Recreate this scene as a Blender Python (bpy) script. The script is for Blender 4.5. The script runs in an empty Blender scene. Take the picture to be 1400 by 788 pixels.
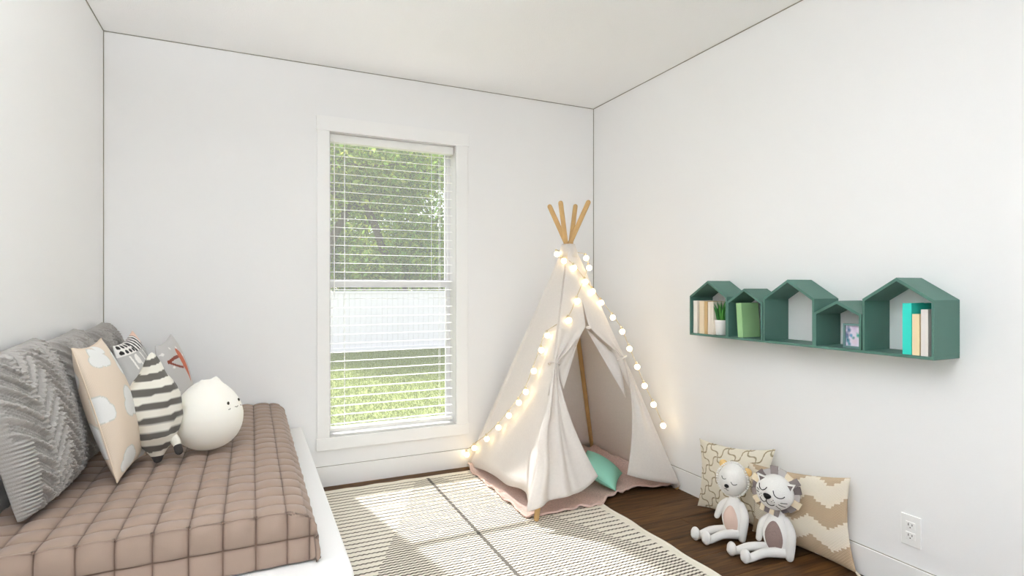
import bpy, bmesh, math, random
import numpy as np
from mathutils import Vector, Matrix
random.seed(7); RNG = np.random.default_rng(11)
SC = bpy.context.scene
COL = SC.collection
PI = math.pi

# ------------------------------------------------------------------ camera
XL, XR, YB, YF, ZT = -0.668, 2.232, 3.40, -1.70, 2.437     # room: left, right, back, front, ceiling
cam_d = bpy.data.cameras.new('camera'); cam = bpy.data.objects.new('camera', cam_d); COL.objects.link(cam)
cam.location = (0, 0, 1.15); cam.rotation_euler = (PI/2, 0, -math.radians(25))
cam_d.sensor_width = 36; cam_d.lens = 766/1400*36; cam_d.clip_start = 0.02; cam_d.clip_end = 200
SC.camera = cam

# ------------------------------------------------------------------ sky, sun, added fill lights
SKY, SUN, FILL_BACK, FILL_TOP, FILL_UP, EXPO = 0.26, 6.4, 3.0, 1.2, 42.0, 0.70
w = bpy.data.worlds.new('sky'); SC.world = w; w.use_nodes = True
nt = w.node_tree; nt.nodes.clear()
sky = nt.nodes.new('ShaderNodeTexSky'); sky.sky_type = 'NISHITA'; sky.sun_disc = False
sky.sun_elevation = math.radians(46.6); sky.sun_rotation = math.radians(-11); sky.air_density = 1.0; sky.dust_density = 1.6
bg = nt.nodes.new('ShaderNodeBackground'); bg.inputs[1].default_value = SKY
wo = nt.nodes.new('ShaderNodeOutputWorld')
mxs = nt.nodes.new('ShaderNodeMix'); mxs.data_type = 'RGBA'; mxs.inputs[0].default_value = .55; mxs.inputs[7].default_value = (4.2, 4.2, 4.2, 1)   # bright hazy cloud
nt.links.new(sky.outputs[0], mxs.inputs[6]); nt.links.new(mxs.outputs[2], bg.inputs[0]); nt.links.new(bg.outputs[0], wo.inputs[0])
sd = bpy.data.lights.new('sun', 'SUN'); sd.energy = SUN; sd.angle = math.radians(1.6); sd.color = (1, .98, .94)
so = bpy.data.objects.new('sun', sd); COL.objects.link(so)
so.rotation_euler = Vector((.2, -1, -1.089)).to_track_quat('-Z', 'Y').to_euler(); so.location = (2, 9, 9)
def area(name, loc, direction, sx, sy, power, color):
    d = bpy.data.lights.new(name, 'AREA'); d.shape = 'RECTANGLE'; d.size = sx; d.size_y = sy; d.energy = power; d.color = color
    o = bpy.data.objects.new(name, d); COL.objects.link(o); o.location = loc
    o.rotation_euler = Vector(direction).to_track_quat('-Z', 'Y').to_euler(); return o
area('back_fill', (.35, YF-.12, 1.25), (0, 1, 0), 1.4, 2.0, FILL_BACK, (.885, .94, 1))   # added fill light from behind the viewer, out of view
area('ceiling_fill', (.60, .55, ZT-.04), (0, 0, -1), 1.2, 1.2, FILL_TOP, (.885, .94, 1))             # added fill light shining down from overhead, out of view
area('upward_fill', (-.35, .10, 1.50), (-.06, .38, 1), .6, .6, FILL_UP, (.905, .94, .975)).data.spread = math.radians(115)   # added fill light bounced off the ceiling, out of view
SC.view_settings.view_transform = 'Standard'; SC.view_settings.look = 'None'
SC.view_settings.exposure = EXPO; SC.view_settings.gamma = 1.0; SC.view_settings.use_curve_mapping = False
SC.cycles.max_bounces = 14; SC.cycles.diffuse_bounces = 12; SC.cycles.transparent_max_bounces = 24
SC.cycles.caustics_reflective = False; SC.cycles.caustics_refractive = False
SC.cycles.sample_clamp_indirect = 6.0

# ------------------------------------------------------------------ materials
def lin(c):
    return tuple(((x/255)/12.92 if x/255 <= .04045 else ((x/255+.055)/1.055)**2.4) for x in c)
def mat(name, rgb, rough=.6, bump=0, bscale=200, vary=0, vscale=8, attr=None, metal=0, emit=None, estr=0, sheen=0, sss=0, objrand=0):
    m = bpy.data.materials.new(name); m.use_nodes = True
    n = m.node_tree.nodes; l = m.node_tree.links; b = n['Principled BSDF']
    b.inputs['Roughness'].default_value = rough; b.inputs['Metallic'].default_value = metal
    b.inputs['Specular IOR Level'].default_value = .3
    c = lin(rgb) + (1,)
    b.inputs['Base Color'].default_value = c
    src = None
    if attr:
        a = n.new('ShaderNodeAttribute'); a.attribute_name = attr; src = a.outputs['Color']
    tc = n.new('ShaderNodeTexCoord')
    if vary:
        nz = n.new('ShaderNodeTexNoise'); nz.inputs['Scale'].default_value = vscale; nz.inputs['Detail'].default_value = 5
        l.new(tc.outputs['Object'], nz.inputs['Vector'])
        mp = n.new('ShaderNodeMapRange'); mp.inputs['To Min'].default_value = 1-vary; mp.inputs['To Max'].default_value = 1+vary
        mp.inputs['From Min'].default_value = .3; mp.inputs['From Max'].default_value = .7
        l.new(nz.outputs['Fac'], mp.inputs['Value'])
        mx = n.new('ShaderNodeVectorMath'); mx.operation = 'SCALE'
        if src: l.new(src, mx.inputs[0])
        else: mx.inputs[0].default_value = c[:3]
        l.new(mp.outputs[0], mx.inputs['Scale']); src = mx.outputs[0]
    if objrand:
        oi = n.new('ShaderNodeObjectInfo'); mp2 = n.new('ShaderNodeMapRange')
        mp2.inputs['To Min'].default_value = 1-objrand; mp2.inputs['To Max'].default_value = 1+objrand
        l.new(oi.outputs['Random'], mp2.inputs['Value'])
        mx2 = n.new('ShaderNodeVectorMath'); mx2.operation = 'SCALE'
        if src: l.new(src, mx2.inputs[0])
        else: mx2.inputs[0].default_value = c[:3]
        l.new(mp2.outputs[0], mx2.inputs['Scale']); src = mx2.outputs[0]
    if src: l.new(src, b.inputs['Base Color'])
    if bump:
        nb = n.new('ShaderNodeTexNoise'); nb.inputs['Scale'].default_value = bscale; nb.inputs['Detail'].default_value = 3
        l.new(tc.outputs['Object'], nb.inputs['Vector'])
        bp = n.new('ShaderNodeBump'); bp.inputs['Strength'].default_value = bump; bp.inputs['Distance'].default_value = .004
        l.new(nb.outputs['Fac'], bp.inputs['Height']); l.new(bp.outputs[0], b.inputs['Normal'])
    if emit:
        b.inputs['Emission Color'].default_value = lin(emit) + (1,); b.inputs['Emission Strength'].default_value = estr
    if sheen: b.inputs['Sheen Weight'].default_value = sheen
    if sss:
        b.inputs['Subsurface Weight'].default_value = sss; b.inputs['Subsurface Radius'].default_value = (.02, .018, .015); b.inputs['Subsurface Scale'].default_value = 1.0
    return m
def wood_floor():
    m = mat('floor_oak', (96, 70, 44), .6, objrand=.16)
    n = m.node_tree.nodes; l = m.node_tree.links; b = n['Principled BSDF']
    tc = n.new('ShaderNodeTexCoord'); oi = n.new('ShaderNodeObjectInfo')
    add = n.new('ShaderNodeVectorMath'); add.operation = 'ADD'
    sc_ = n.new('ShaderNodeVectorMath'); sc_.operation = 'SCALE'; sc_.inputs['Scale'].default_value = 37; cmb = n.new('ShaderNodeCombineXYZ')
    l.new(oi.outputs['Random'], cmb.inputs[0]); l.new(oi.outputs['Random'], cmb.inputs[1]); l.new(cmb.outputs[0], sc_.inputs[0])
    l.new(tc.outputs['Object'], add.inputs[0]); l.new(sc_.outputs[0], add.inputs[1])
    mp = n.new('ShaderNodeMapping'); mp.inputs['Scale'].default_value = (1.6, 22, 6); l.new(add.outputs[0], mp.inputs[0])
    nz = n.new('ShaderNodeTexNoise'); nz.inputs['Scale'].default_value = 2.2; nz.inputs['Detail'].default_value = 8; nz.inputs['Distortion'].default_value = .8
    l.new(mp.outputs[0], nz.inputs['Vector'])
    rp = n.new('ShaderNodeValToRGB'); l.new(nz.outputs['Fac'], rp.inputs[0])
    e = rp.color_ramp.elements; e[0].position = .3; e[0].color = lin((50, 31, 12))+(1,); e[1].position = .72; e[1].color = lin((104, 72, 37))+(1,)
    k = e.new(.5); k.color = lin((77, 50, 22))+(1,)
    mr = n.new('ShaderNodeMapRange'); mr.inputs['To Min'].default_value = .82; mr.inputs['To Max'].default_value = 1.15; l.new(oi.outputs['Random'], mr.inputs['Value'])
    sm = n.new('ShaderNodeVectorMath'); sm.operation = 'SCALE'; l.new(rp.outputs[0], sm.inputs[0]); l.new(mr.outputs[0], sm.inputs['Scale'])
    l.new(sm.outputs[0], b.inputs['Base Color'])
    bp = n.new('ShaderNodeBump'); bp.inputs['Strength'].default_value = .25; bp.inputs['Distance'].default_value = .002
    l.new(nz.outputs['Fac'], bp.inputs['Height']); l.new(bp.outputs[0], b.inputs['Normal'])
    return m
def glass_mat():
    m = bpy.data.materials.new('window_glass'); m.use_nodes = True; n = m.node_tree.nodes; l = m.node_tree.links; n.clear()
    o = n.new('ShaderNodeOutputMaterial'); t = n.new('ShaderNodeBsdfTransparent'); t.inputs[0].default_value = (.97, .965, .97, 1)
    g = n.new('ShaderNodeBsdfGlossy'); g.inputs['Roughness'].default_value = .02
    lw = n.new('ShaderNodeLayerWeight'); lw.inputs[0].default_value = .12; mx = n.new('ShaderNodeMixShader')
    l.new(lw.outputs['Facing'], mx.inputs[0]); l.new(t.outputs[0], mx.inputs[1]); l.new(g.outputs[0], mx.inputs[2]); l.new(mx.outputs[0], o.inputs[0]); return m
def screen_mat():
    m = bpy.data.materials.new('insect_screen'); m.use_nodes = True; n = m.node_tree.nodes; l = m.node_tree.links; n.clear()
    o = n.new('ShaderNodeOutputMaterial'); t = n.new('ShaderNodeBsdfTransparent')
    g = n.new('ShaderNodeBsdfTranslucent'); g.inputs[0].default_value = (.75, .77, .78, 1)
    mx = n.new('ShaderNodeMixShader'); mx.inputs[0].default_value = .10
    l.new(t.outputs[0], mx.inputs[1]); l.new(g.outputs[0], mx.inputs[2]); l.new(mx.outputs[0], o.inputs[0]); return m
def leaf_mat():
    m = bpy.data.materials.new('leaves'); m.use_nodes = True; n = m.node_tree.nodes; l = m.node_tree.links; n.clear()
    o = n.new('ShaderNodeOutputMaterial'); d = n.new('ShaderNodeBsdfDiffuse'); t = n.new('ShaderNodeBsdfTranslucent'); a = n.new('ShaderNodeAttribute'); a.attribute_name = 'Col'
    l.new(a.outputs['Color'], d.inputs[0]); l.new(a.outputs['Color'], t.inputs[0])
    mx = n.new('ShaderNodeMixShader'); mx.inputs[0].default_value = .45
    l.new(d.outputs[0], mx.inputs[1]); l.new(t.outputs[0], mx.inputs[2]); l.new(mx.outputs[0], o.inputs[0]); return m
M = {}
M['wall'] = mat('wall_paint', (244, 244, 244), .75, bump=.05, bscale=120)
M['ceiling'] = mat('popcorn_ceiling', (248, 248, 248), .85, bump=.55, bscale=150)
M['edge_line'] = mat('shade_and_edge_line', (150, 147, 136), .8)  # grey for the painted corner shade and the baseboard top lines
M['trim'] = mat('trim_paint', (247, 247, 246), .5)
M['vinyl'] = mat('window_vinyl', (216, 216, 218), .4)
M['slat'] = mat('blind_slat', (246, 246, 243), .45)
M['floor'] = wood_floor()
M['subfloor'] = mat('subfloor', (60, 45, 30), .9)
M['glass'] = glass_mat(); M['screen'] = screen_mat(); M['leaf'] = leaf_mat()
M['bark'] = mat('bark', (92, 80, 66), .9, bump=.5, bscale=20)
M['fence'] = mat('fence_vinyl', (246, 239, 241), .5)
M['lawn'] = mat('lawn_soil', (118, 128, 66), .9, vary=.15, vscale=2)
M['canvas'] = mat('canvas', (243, 238, 233), .85, bump=.3, bscale=420, vary=.03, vscale=90, sheen=.1)
def translucent(m, k, rgb):                                  # thin cloth lets some light through
    n = m.node_tree.nodes; l = m.node_tree.links; b = n['Principled BSDF']; o = n['Material Output']
    t = n.new('ShaderNodeBsdfTranslucent'); t.inputs[0].default_value = lin(rgb)+(1,); mx = n.new('ShaderNodeMixShader'); mx.inputs[0].default_value = k
    l.new(b.outputs[0], mx.inputs[1]); l.new(t.outputs[0], mx.inputs[2]); l.new(mx.outputs[0], o.inputs[0])
translucent(M['canvas'], .27, (246, 241, 236))
M['pole'] = mat('pine_pole', (196, 160, 108), .5, vary=.12, vscale=14)
M['pink'] = mat('pink_mat', (206, 180, 170), .9, bump=.5, bscale=260, vary=.22, vscale=160)
M['pinkedge'] = mat('pink_ruffle', (216, 188, 178), .9, bump=.2, bscale=200)
M['mint'] = mat('mint_cotton', (150, 212, 190), .8, bump=.15, bscale=400)
M['teal'] = mat('teal_paint', (78, 115, 104), .5, bump=.04, bscale=60)
M['attr'] = mat('printed_fabric', (200, 200, 200), .85, bump=.2, bscale=450, attr='Col', sheen=.1)
M['knit'] = mat('grey_knit', (162, 158, 152), .95, bump=.35, bscale=420, attr='Col', sheen=.2)
M['quilt'] = mat('quilt_cotton', (182, 160, 146), .7, bump=.08, bscale=500, attr='Col', sheen=.15)
M['bed'] = mat('bed_lacquer', (240, 239, 237), .4)
M['plush'] = mat('white_plush', (236, 234, 230), .95, bump=.5, bscale=300, sheen=.3)
M['black'] = mat('black_thread', (24, 22, 22), .6)
M['silicone'] = mat('white_silicone', (235, 233, 225), .45, sss=.25, emit=(255, 248, 230), estr=.05)
M['bulb'] = mat('lit_bulb', (255, 250, 235), .4, emit=(255, 224, 165), estr=4.2)
M['cord'] = mat('clear_cord', (214, 200, 170), .5)
M['plate'] = mat('outlet_plastic', (243, 243, 241), .35)
M['slot'] = mat('outlet_slot', (60, 58, 55), .6)
def solid(name, rgb, rough=.7, **k):
    if name not in M: M[name] = mat(name, rgb, rough, **k)
    return M[name]

# ------------------------------------------------------------------ object helpers
WORLD = {}                                                  # world position of every object's origin
def thing(name, label, cat, loc, group=None, kind=None):
    o = bpy.data.objects.new(name, None); COL.objects.link(o); o.empty_display_size = .05
    o.location = loc; WORLD[o] = np.array(loc, float); return tag(o, label, cat, group, kind)
def tag(o, label=None, cat=None, group=None, kind=None):
    if label: o['label'] = label
    if cat: o['category'] = cat
    if group: o['group'] = group
    if kind: o['kind'] = kind
    return o
def mesh(name, V, Fc, material, parent=None, smooth=False, col=None, label=None, kind=None, solidify=0, origin=None):
    V = np.asarray(V, float)
    if origin is None:
        lo, hi = V.min(0), V.max(0); origin = np.array([(lo[0]+hi[0])/2, (lo[1]+hi[1])/2, lo[2]])
    me = bpy.data.meshes.new(name); me.from_pydata((V-origin).tolist(), [], [tuple(int(i) for i in f) for f in Fc]); me.update()
    if smooth: me.polygons.foreach_set('use_smooth', [True]*len(me.polygons))
    if col is not None:
        a = me.color_attributes.new('Col', 'FLOAT_COLOR', 'POINT')
        c = np.ones((len(V), 4)); c[:, :3] = col; a.data.foreach_set('color', c.ravel())
    me.materials.append(material)
    o = bpy.data.objects.new(name, me); COL.objects.link(o); WORLD[o] = np.array(origin, float)
    if parent is not None:
        o.parent = parent; o.location = origin - WORLD[parent]
    else: o.location = origin
    if label: o['label'] = label
    if kind: o['kind'] = kind
    if solidify:
        s = o.modifiers.new('thickness', 'SOLIDIFY'); s.thickness = solidify; s.offset = 0
    return o
def copy_at(o, pos, parent=None, scale=None, rot=None):
    c = o.copy(); COL.objects.link(c); WORLD[c] = np.array(pos, float)
    if parent is not None: c.parent = parent; c.location = np.array(pos) - WORLD[parent]
    else: c.location = pos
    if scale: c.scale = scale
    if rot: c.rotation_euler = rot
    return c
def join(parts):
    V = []; F_ = []; k = 0
    for v, f in parts:
        V.append(np.asarray(v, float)); F_ += [tuple(i+k for i in q) for q in f]; k += len(v)
    return np.vstack(V), F_
def box(x0, x1, y0, y1, z0, z1, bev=0):
    if bev == 0:
        V = [(x0,y0,z0),(x1,y0,z0),(x1,y1,z0),(x0,y1,z0),(x0,y0,z1),(x1,y0,z1),(x1,y1,z1),(x0,y1,z1)]
        return V, [(0,3,2,1),(4,5,6,7),(0,1,5,4),(1,2,6,5),(2,3,7,6),(3,0,4,7)]
    bm = bmesh.new(); bmesh.ops.create_cube(bm, size=1)
    for v in bm.verts: v.co = Vector(((x0+x1)/2+v.co.x*(x1-x0), (y0+y1)/2+v.co.y*(y1-y0), (z0+z1)/2+v.co.z*(z1-z0)))
    bmesh.ops.bevel(bm, geom=bm.edges[:], offset=bev, segments=2, profile=.5, affect='EDGES')
    bm.verts.index_update()
    V = [tuple(v.co) for v in bm.verts]; F_ = [tuple(v.index for v in f.verts) for f in bm.faces]; bm.free(); return V, F_
def bx(name, b, material, parent=None, bev=0, **k): return mesh(name, *box(*b, bev), material, parent, **k)
def prism(poly, x0, x1):                                    # polygon in the y-z plane drawn out along x
    n = len(poly); V = [(x0, y, z) for y, z in poly]+[(x1, y, z) for y, z in poly]
    F_ = [tuple(range(n)), tuple(range(2*n-1, n-1, -1))]+[(i, i+n, (i+1) % n+n, (i+1) % n) for i in range(n)]
    bm = bmesh.new(); vs = [bm.verts.new(v) for v in V]
    for f in F_: bm.faces.new([vs[i] for i in f])
    bmesh.ops.recalc_face_normals(bm, faces=bm.faces[:]); bm.verts.index_update()
    F2 = [tuple(v.index for v in f.verts) for f in bm.faces]; bm.free(); return V, F2
def spline(P, n):
    P = np.asarray(P, float); m = len(P); out = []
    for i in range(m-1):
        p0, p1, p2, p3 = P[max(i-1,0)], P[i], P[i+1], P[min(i+2,m-1)]
        for t in np.arange(n)/n:
            out.append(.5*((2*p1)+(-p0+p2)*t+(2*p0-5*p1+4*p2-p3)*t*t+(-p0+3*p1-3*p2+p3)*t**3))
    out.append(P[-1]); return np.array(out)
def tube(P, R, seg=10, sub=1, cap=True):
    P = np.asarray(P, float); R = np.full(len(P), R) if np.isscalar(R) else np.asarray(R, float)
    if sub > 1:
        Q = spline(np.column_stack([P, R]), sub); P, R = Q[:, :3], np.maximum(Q[:, 3], 1e-4)
    T = np.gradient(P, axis=0); T /= np.linalg.norm(T, axis=1)[:, None]+1e-12
    if cap:                                                  # round ends
        n = 3; a = np.linspace(0, PI/2, n+1)[:-1]
        P = np.vstack([[P[0]-T[0]*R[0]*math.cos(x) for x in a], P, [P[-1]+T[-1]*R[-1]*math.cos(x) for x in a[::-1]]])
        R = np.concatenate([[max(R[0]*math.sin(x), 1e-4) for x in a], R, [max(R[-1]*math.sin(x), 1e-4) for x in a[::-1]]])
        T = np.vstack([[T[0]]*n, T, [T[-1]]*n])
    up = np.array([0, 0, 1.]) if abs(T[0][2]) < .9 else np.array([1., 0, 0])
    V = []; N = np.cross(T[0], up); N /= np.linalg.norm(N)
    for p, t, r in zip(P, T, R):
        N = N-t*N.dot(t); N /= np.linalg.norm(N)+1e-12; B = np.cross(t, N)
        for k in range(seg):
            a = 2*PI*k/seg; V.append(p+r*(N*math.cos(a)+B*math.sin(a)))
    n = len(P); F_ = [(i*seg+k, i*seg+(k+1) % seg, (i+1)*seg+(k+1) % seg, (i+1)*seg+k) for i in range(n-1) for k in range(seg)]
    F_ += [tuple(range(seg))[::-1], tuple((n-1)*seg+k for k in range(seg))]
    return np.array(V), F_
def grid_faces(nu, nv, wrap=False):
    F_ = []
    for i in range(nu-1):
        for j in range(nv if wrap else nv-1):
            j2 = (j+1) % nv; F_.append((i*nv+j, i*nv+j2, (i+1)*nv+j2, (i+1)*nv+j))
    return F_
def frame3(f, roll=0):                                       # facing direction -> axes (right as seen by someone facing it, up, forward)
    f = np.array(f, float); f /= np.linalg.norm(f); up = np.array([0, 0, 1.])
    r = np.cross(f, up)*-1; r /= np.linalg.norm(r); u = np.cross(f, r); u = u if u[2] > 0 else -u
    c, s = math.cos(roll), math.sin(roll); return r*c-u*s, u*c+r*s, f
def blob(c, rad, axes, fn=None, nu=22, nv=28):
    V = []
    for i in range(nu):
        th = PI*i/(nu-1)
        for j in range(nv):
            ph = 2*PI*j/nv
            d = np.array([math.sin(th)*math.cos(ph), math.cos(th), math.sin(th)*math.sin(ph)])
            p = d*rad
            if fn: p = fn(d, p)
            V.append(c+axes[0]*p[0]+axes[1]*p[1]+axes[2]*p[2])
    return np.array(V), [f[::-1] for f in grid_faces(nu, nv, True)]
def lathe(c, prof, seg=24):
    V = []; 
    for r, z in prof:
        for k in range(seg):
            a = 2*PI*k/seg; V.append((c[0]+r*math.cos(a), c[1]+r*math.sin(a), c[2]+z))
    n = len(prof); F_ = grid_faces(n, seg, True)
    return np.array(V), F_

# ------------------------------------------------------------------ the setting
def struct(o, label=None): o['kind'] = 'structure'; return o
fl = bx('floor', (XL, XR, YF, YB, -.06, -.012), M['subfloor']); struct(fl)
row = 0; y = YF; PW = .1765
while y < YB-.01:
    x = XL - random.choice([.2, .5, .8, 1.05]); y1 = min(y+PW, YB)
    while x < XR-.02:
        a, b = max(x, XL), min(x+1.22, XR)
        if b-a > .02:
            bx('plank', (a+.0008, b-.0008, y+.0008, y1-.0008, -.012, 0), M['floor'], fl, .0012)
        x += 1.22
    y += PW
struct(bx('ceiling', (XL-.1, XR+.1, YF-.1, YB+.14, ZT, ZT+.1), M['ceiling']))
struct(bx('wall_left', (XL-.12, XL, YF-.1, YB+.14, -.06, ZT), M['wall']))
struct(bx('wall_right', (XR, XR+.12, YF-.1, YB+.14, -.06, ZT), M['wall']))
WX0, WX1, WZ0, WZ1 = .413, 1.188, .282, 2.06                 # opening of the window in the photo
def holed_wall(name, y0, y1, hx0, hx1, hz0, hz1):
    parts = [box(XL, hx0, y0, y1, -.06, ZT), box(hx1, XR, y0, y1, -.06, ZT), box(hx0, hx1, y0, y1, -.06, hz0), box(hx0, hx1, y0, y1, hz1, ZT)]
    return struct(mesh(name, *join(parts), M['wall']))
holed_wall('wall_back', YB, YB+.14, WX0, WX1, WZ0, WZ1)
holed_wall('wall_front', YF-.1, YF, -.35, 1.91, .25, 2.25)  # unseen wall; its opening is added to let the back fill in
BH, BT = .114, .012
def baseboard(name, b):
    o = bx(name, b, M['trim']); struct(o); return o
bb = baseboard('baseboard_back', (XL+BT, XR-BT, YB-BT, YB, 0, BH)); bl_ = baseboard('baseboard_left', (XL, XL+BT, YF, YB, 0, BH)); br_ = baseboard('baseboard_right', (XR-BT, XR, YF, YB, 0, BH))
# added grey strips: the corners' shade as colour, and each baseboard's grey top line
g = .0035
edge_lines = [(XL, XR, YB-g, YB, ZT-g, ZT), (XL, XL+g, YF, YB, ZT-g, ZT), (XR-g, XR, YF, YB, ZT-g, ZT), (XL, XL+g, YB-g, YB, 0, ZT), (XR-g, XR, YB-g, YB, 0, ZT),
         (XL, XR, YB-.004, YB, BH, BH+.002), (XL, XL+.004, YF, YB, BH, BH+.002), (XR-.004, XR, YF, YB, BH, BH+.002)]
for i, b in enumerate(edge_lines): struct(bx('trim_%d' % (i+1), b, M['edge_line']))

# ------------------------------------------------------------------ the window
win = thing('window_1', None, None, (.80, YB, WZ0), kind='structure')
CT = .018
bx('side_casing', (WX0-.069, WX0, YB-CT, YB, WZ0, WZ1), M['trim'], win, .002)
bx('side_casing', (WX1, WX1+.078, YB-CT, YB, WZ0, WZ1), M['trim'], win, .002)
bx('head_casing', (WX0-.073, WX1+.084, YB-CT-.004, YB, WZ1, WZ1+.082), M['trim'], win, .002)
bx('apron_casing', (WX0-.073, WX1+.082, YB-CT-.004, YB, WZ0-.070, WZ0), M['trim'], win, .002)
jb = .004
for b in ((WX0, WX0+jb, YB-.01, YB+.14, WZ0, WZ1), (WX1-jb, WX1, YB-.01, YB+.14, WZ0, WZ1), (WX0+jb, WX1-jb, YB-.01, YB+.14, WZ1-jb, WZ1), (WX0+jb, WX1-jb, YB-.01, YB+.14, WZ0, WZ0+jb)):
    bx('jamb', b, solid('jamb_grey', (208, 207, 206), .5), win)
a0, a1, c0, c1 = WX0+jb, WX1-jb, WZ0+jb, WZ1-jb; YW = YB+.098; MR = 1.178
fr = .006; frr = .018
mesh('window_frame', *join([box(a0, a0+fr, YW, YW+.04, c0, c1), box(a1-frr, a1, YW, YW+.04, c0, c1), box(a0+fr, a1-frr, YW, YW+.04, c1-frr, c1), box(a0+fr, a1-frr, YW, YW+.04, c0, c0+frr)]), M['vinyl'], win)
bx('meeting_rail', (a0+fr, a1-frr, YW-.004, YW+.03, MR-.013, MR+.013), M['vinyl'], win, .002)
s1 = .011
def sash(z0, z1, yy):
    x0, x1 = a0+fr, a1-frr
    o = mesh('sash', *join([box(x0, x0+s1, yy, yy+.018, z0, z1), box(x1-s1, x1, yy, yy+.018, z0, z1), box(x0+s1, x1-s1, yy, yy+.018, z1-s1, z1), box(x0+s1, x1-s1, yy, yy+.018, z0, z0+s1)]), M['vinyl'], win)
    mesh('pane', [(x0+s1, yy+.009, z0+s1), (x1-s1, yy+.009, z0+s1), (x1-s1, yy+.009, z1-s1), (x0+s1, yy+.009, z1-s1)], [(0,1,2,3)], M['glass'], o)
sash(MR+.013, c1-frr, YW+.022); sash(c0+frr, MR-.013, YW+.004)
mesh('insect_screen', [(a0+fr, YW+.042, c0+frr), (a1-frr, YW+.042, c0+frr), (a1-frr, YW+.042, c1-frr), (a0+fr, YW+.042, c1-frr)], [(0,1,2,3)], M['screen'], win)
# unseen window frame, added to go with the fill light behind the viewer
w2 = thing('added_window', None, None, (.78, YF, .25), kind='structure')
mesh('window_frame', *join([box(-.35, -.30, YF-.08, YF, .25, 2.25), box(1.86, 1.91, YF-.08, YF, .25, 2.25), box(-.30, 1.86, YF-.08, YF, 2.2, 2.25), box(-.30, 1.86, YF-.08, YF, .25, .30)]), M['vinyl'], w2)

# ------------------------------------------------------------------ venetian blind
BY = YB+.045
bd = thing('venetian_blind', 'white open venetian blind with thin slats hanging in the window opening', 'blind', (.80, BY, WZ1-jb))
bx('headrail', (a0+.003, a1-.003, BY-.022, BY+.022, c1-.048, c1-.001), M['slat'], bd, .003)
sl0 = None; SX0, SX1 = a0+.006, a1-.006; dep = .021; tl = math.radians(5); nsl = 32; zs0, zs1 = .345, 1.985
for i in range(nsl):
    z = zs0+(zs1-zs0)*i/(nsl-1)
    if sl0 is None:
        V = []
        for x in (SX0, SX1):
            for k in range(5):
                q = (k/4-.5); yy = BY+q*dep*math.cos(tl); zz = z+q*dep*math.sin(tl)+.0012*(1-4*q*q); V += [(x, yy, zz+.0007), (x, yy, zz-.0007)]
        F_ = []
        for k in range(4):
            a = 2*k; F_ += [(a, a+2, 12+a-0, 10+a), (a+1, 11+a, 13+a, a+3)]
        F_ += [(0, 10, 11, 1), (8, 9, 19, 18), (0, 1, 3, 2), (2, 3, 5, 4), (4, 5, 7, 6), (6, 7, 9, 8), (10, 12, 13, 11), (12, 14, 15, 13), (14, 16, 17, 15), (16, 18, 19, 17)]
        sl0 = mesh('slat', V, F_, M['slat'], bd, origin=np.array([.8, BY, z]))
    else: copy_at(sl0, (.8, BY, z), bd)
bx('bottom_rail', (SX0, SX1, BY-.014, BY+.014, .305, .322), M['slat'], bd, .003)
for x in (.507, 1.095):
    for yy in (BY-.0135, BY+.0135): mesh('ladder_cord', *tube([(x, yy, .31), (x, yy, 2.01)], .0011, 5), M['slat'], bd)
mesh('lift_cord', *tube([(1.036, BY-.019, 1.19), (1.036, BY-.019, 2.01)], .0012, 5), M['slat'], bd)
wn = mesh('tilt_wand', *tube([(.445, BY-.02, 1.10), (.445, BY-.02, 2.01)], .003, 6), M['slat'], bd)

# ------------------------------------------------------------------ wall outlet
oy, oz = 1.2635, .2455
ot = thing('wall_outlet', 'white double wall socket low on the right wall by the beige zigzag pillow', 'socket', (XR, oy, oz-.0575))
bx('cover_plate', (XR-.006, XR, oy-.0345, oy+.0345, oz-.0575, oz+.0575), M['plate'], ot, .002)
for dz in (.0195, -.0195):
    f_ = bx('receptacle', (XR-.0075, XR-.005, oy-.0165, oy+.0165, oz+dz-.0135, oz+dz+.0135), M['plate'], ot, .001)
    for dy, h in ((.0065, .0045), (-.0065, .0038)): bx('slot', (XR-.0082, XR-.007, oy+dy-.0012, oy+dy+.0012, oz+dz+.003-h, oz+dz+.003+h), M['slot'], f_)
    mesh('slot', *tube([(XR-.0082, oy, oz+dz-.0075), (XR-.007, oy, oz+dz-.0075)], .0023, 8, cap=False), M['slot'], f_)

# ------------------------------------------------------------------ outside: lawn, fence, trees
GZ = -.65
struct(bx('ground', (-14, 22, YB+.2, 40, GZ-.1, GZ), M['lawn']))
n = 70000; gx = RNG.uniform(-1, 9, n); gy = RNG.uniform(6.2, 16.6, n); ga = RNG.uniform(0, 2*PI, n); gh = RNG.uniform(.02, .055, n); gw = RNG.uniform(.006, .013, n)
tx, ty = RNG.normal(0, .02, n), RNG.normal(0, .02, n)
V = np.empty((n, 3, 3)); V[:, 0] = np.column_stack([gx-np.cos(ga)*gw, gy-np.sin(ga)*gw, np.full(n, GZ)]); V[:, 1] = np.column_stack([gx+np.cos(ga)*gw, gy+np.sin(ga)*gw, np.full(n, GZ)]); V[:, 2] = np.column_stack([gx+tx, gy+ty, GZ+gh])
gc = np.array(lin((122, 134, 66)))*RNG.uniform(.7, 1.35, (n, 1))*np.array([1, 1, 1]); gc = np.repeat(gc, 3, 0)
o = mesh('lawn_grass', V.reshape(-1, 3), np.arange(3*n).reshape(-1, 3), M['leaf'], col=gc, kind='stuff'); tag(o, 'sunny green lawn seen through the lower window in front of the white fence', 'grass')
fe = thing('garden_fence', 'tall white board fence across the lawn seen through the window', 'fence', (4, 16.12, GZ))
FT = 1.06; pk = None
for i in range(68):
    x = -1+i*.152
    if pk is None: pk = bx('picket', (x, x+.147, 16.10, 16.125, GZ+.03, FT-.05), M['fence'], fe, .002)
    else: copy_at(pk, WORLD[pk]+np.array([.152*i, 0, 0]), fe)
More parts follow.
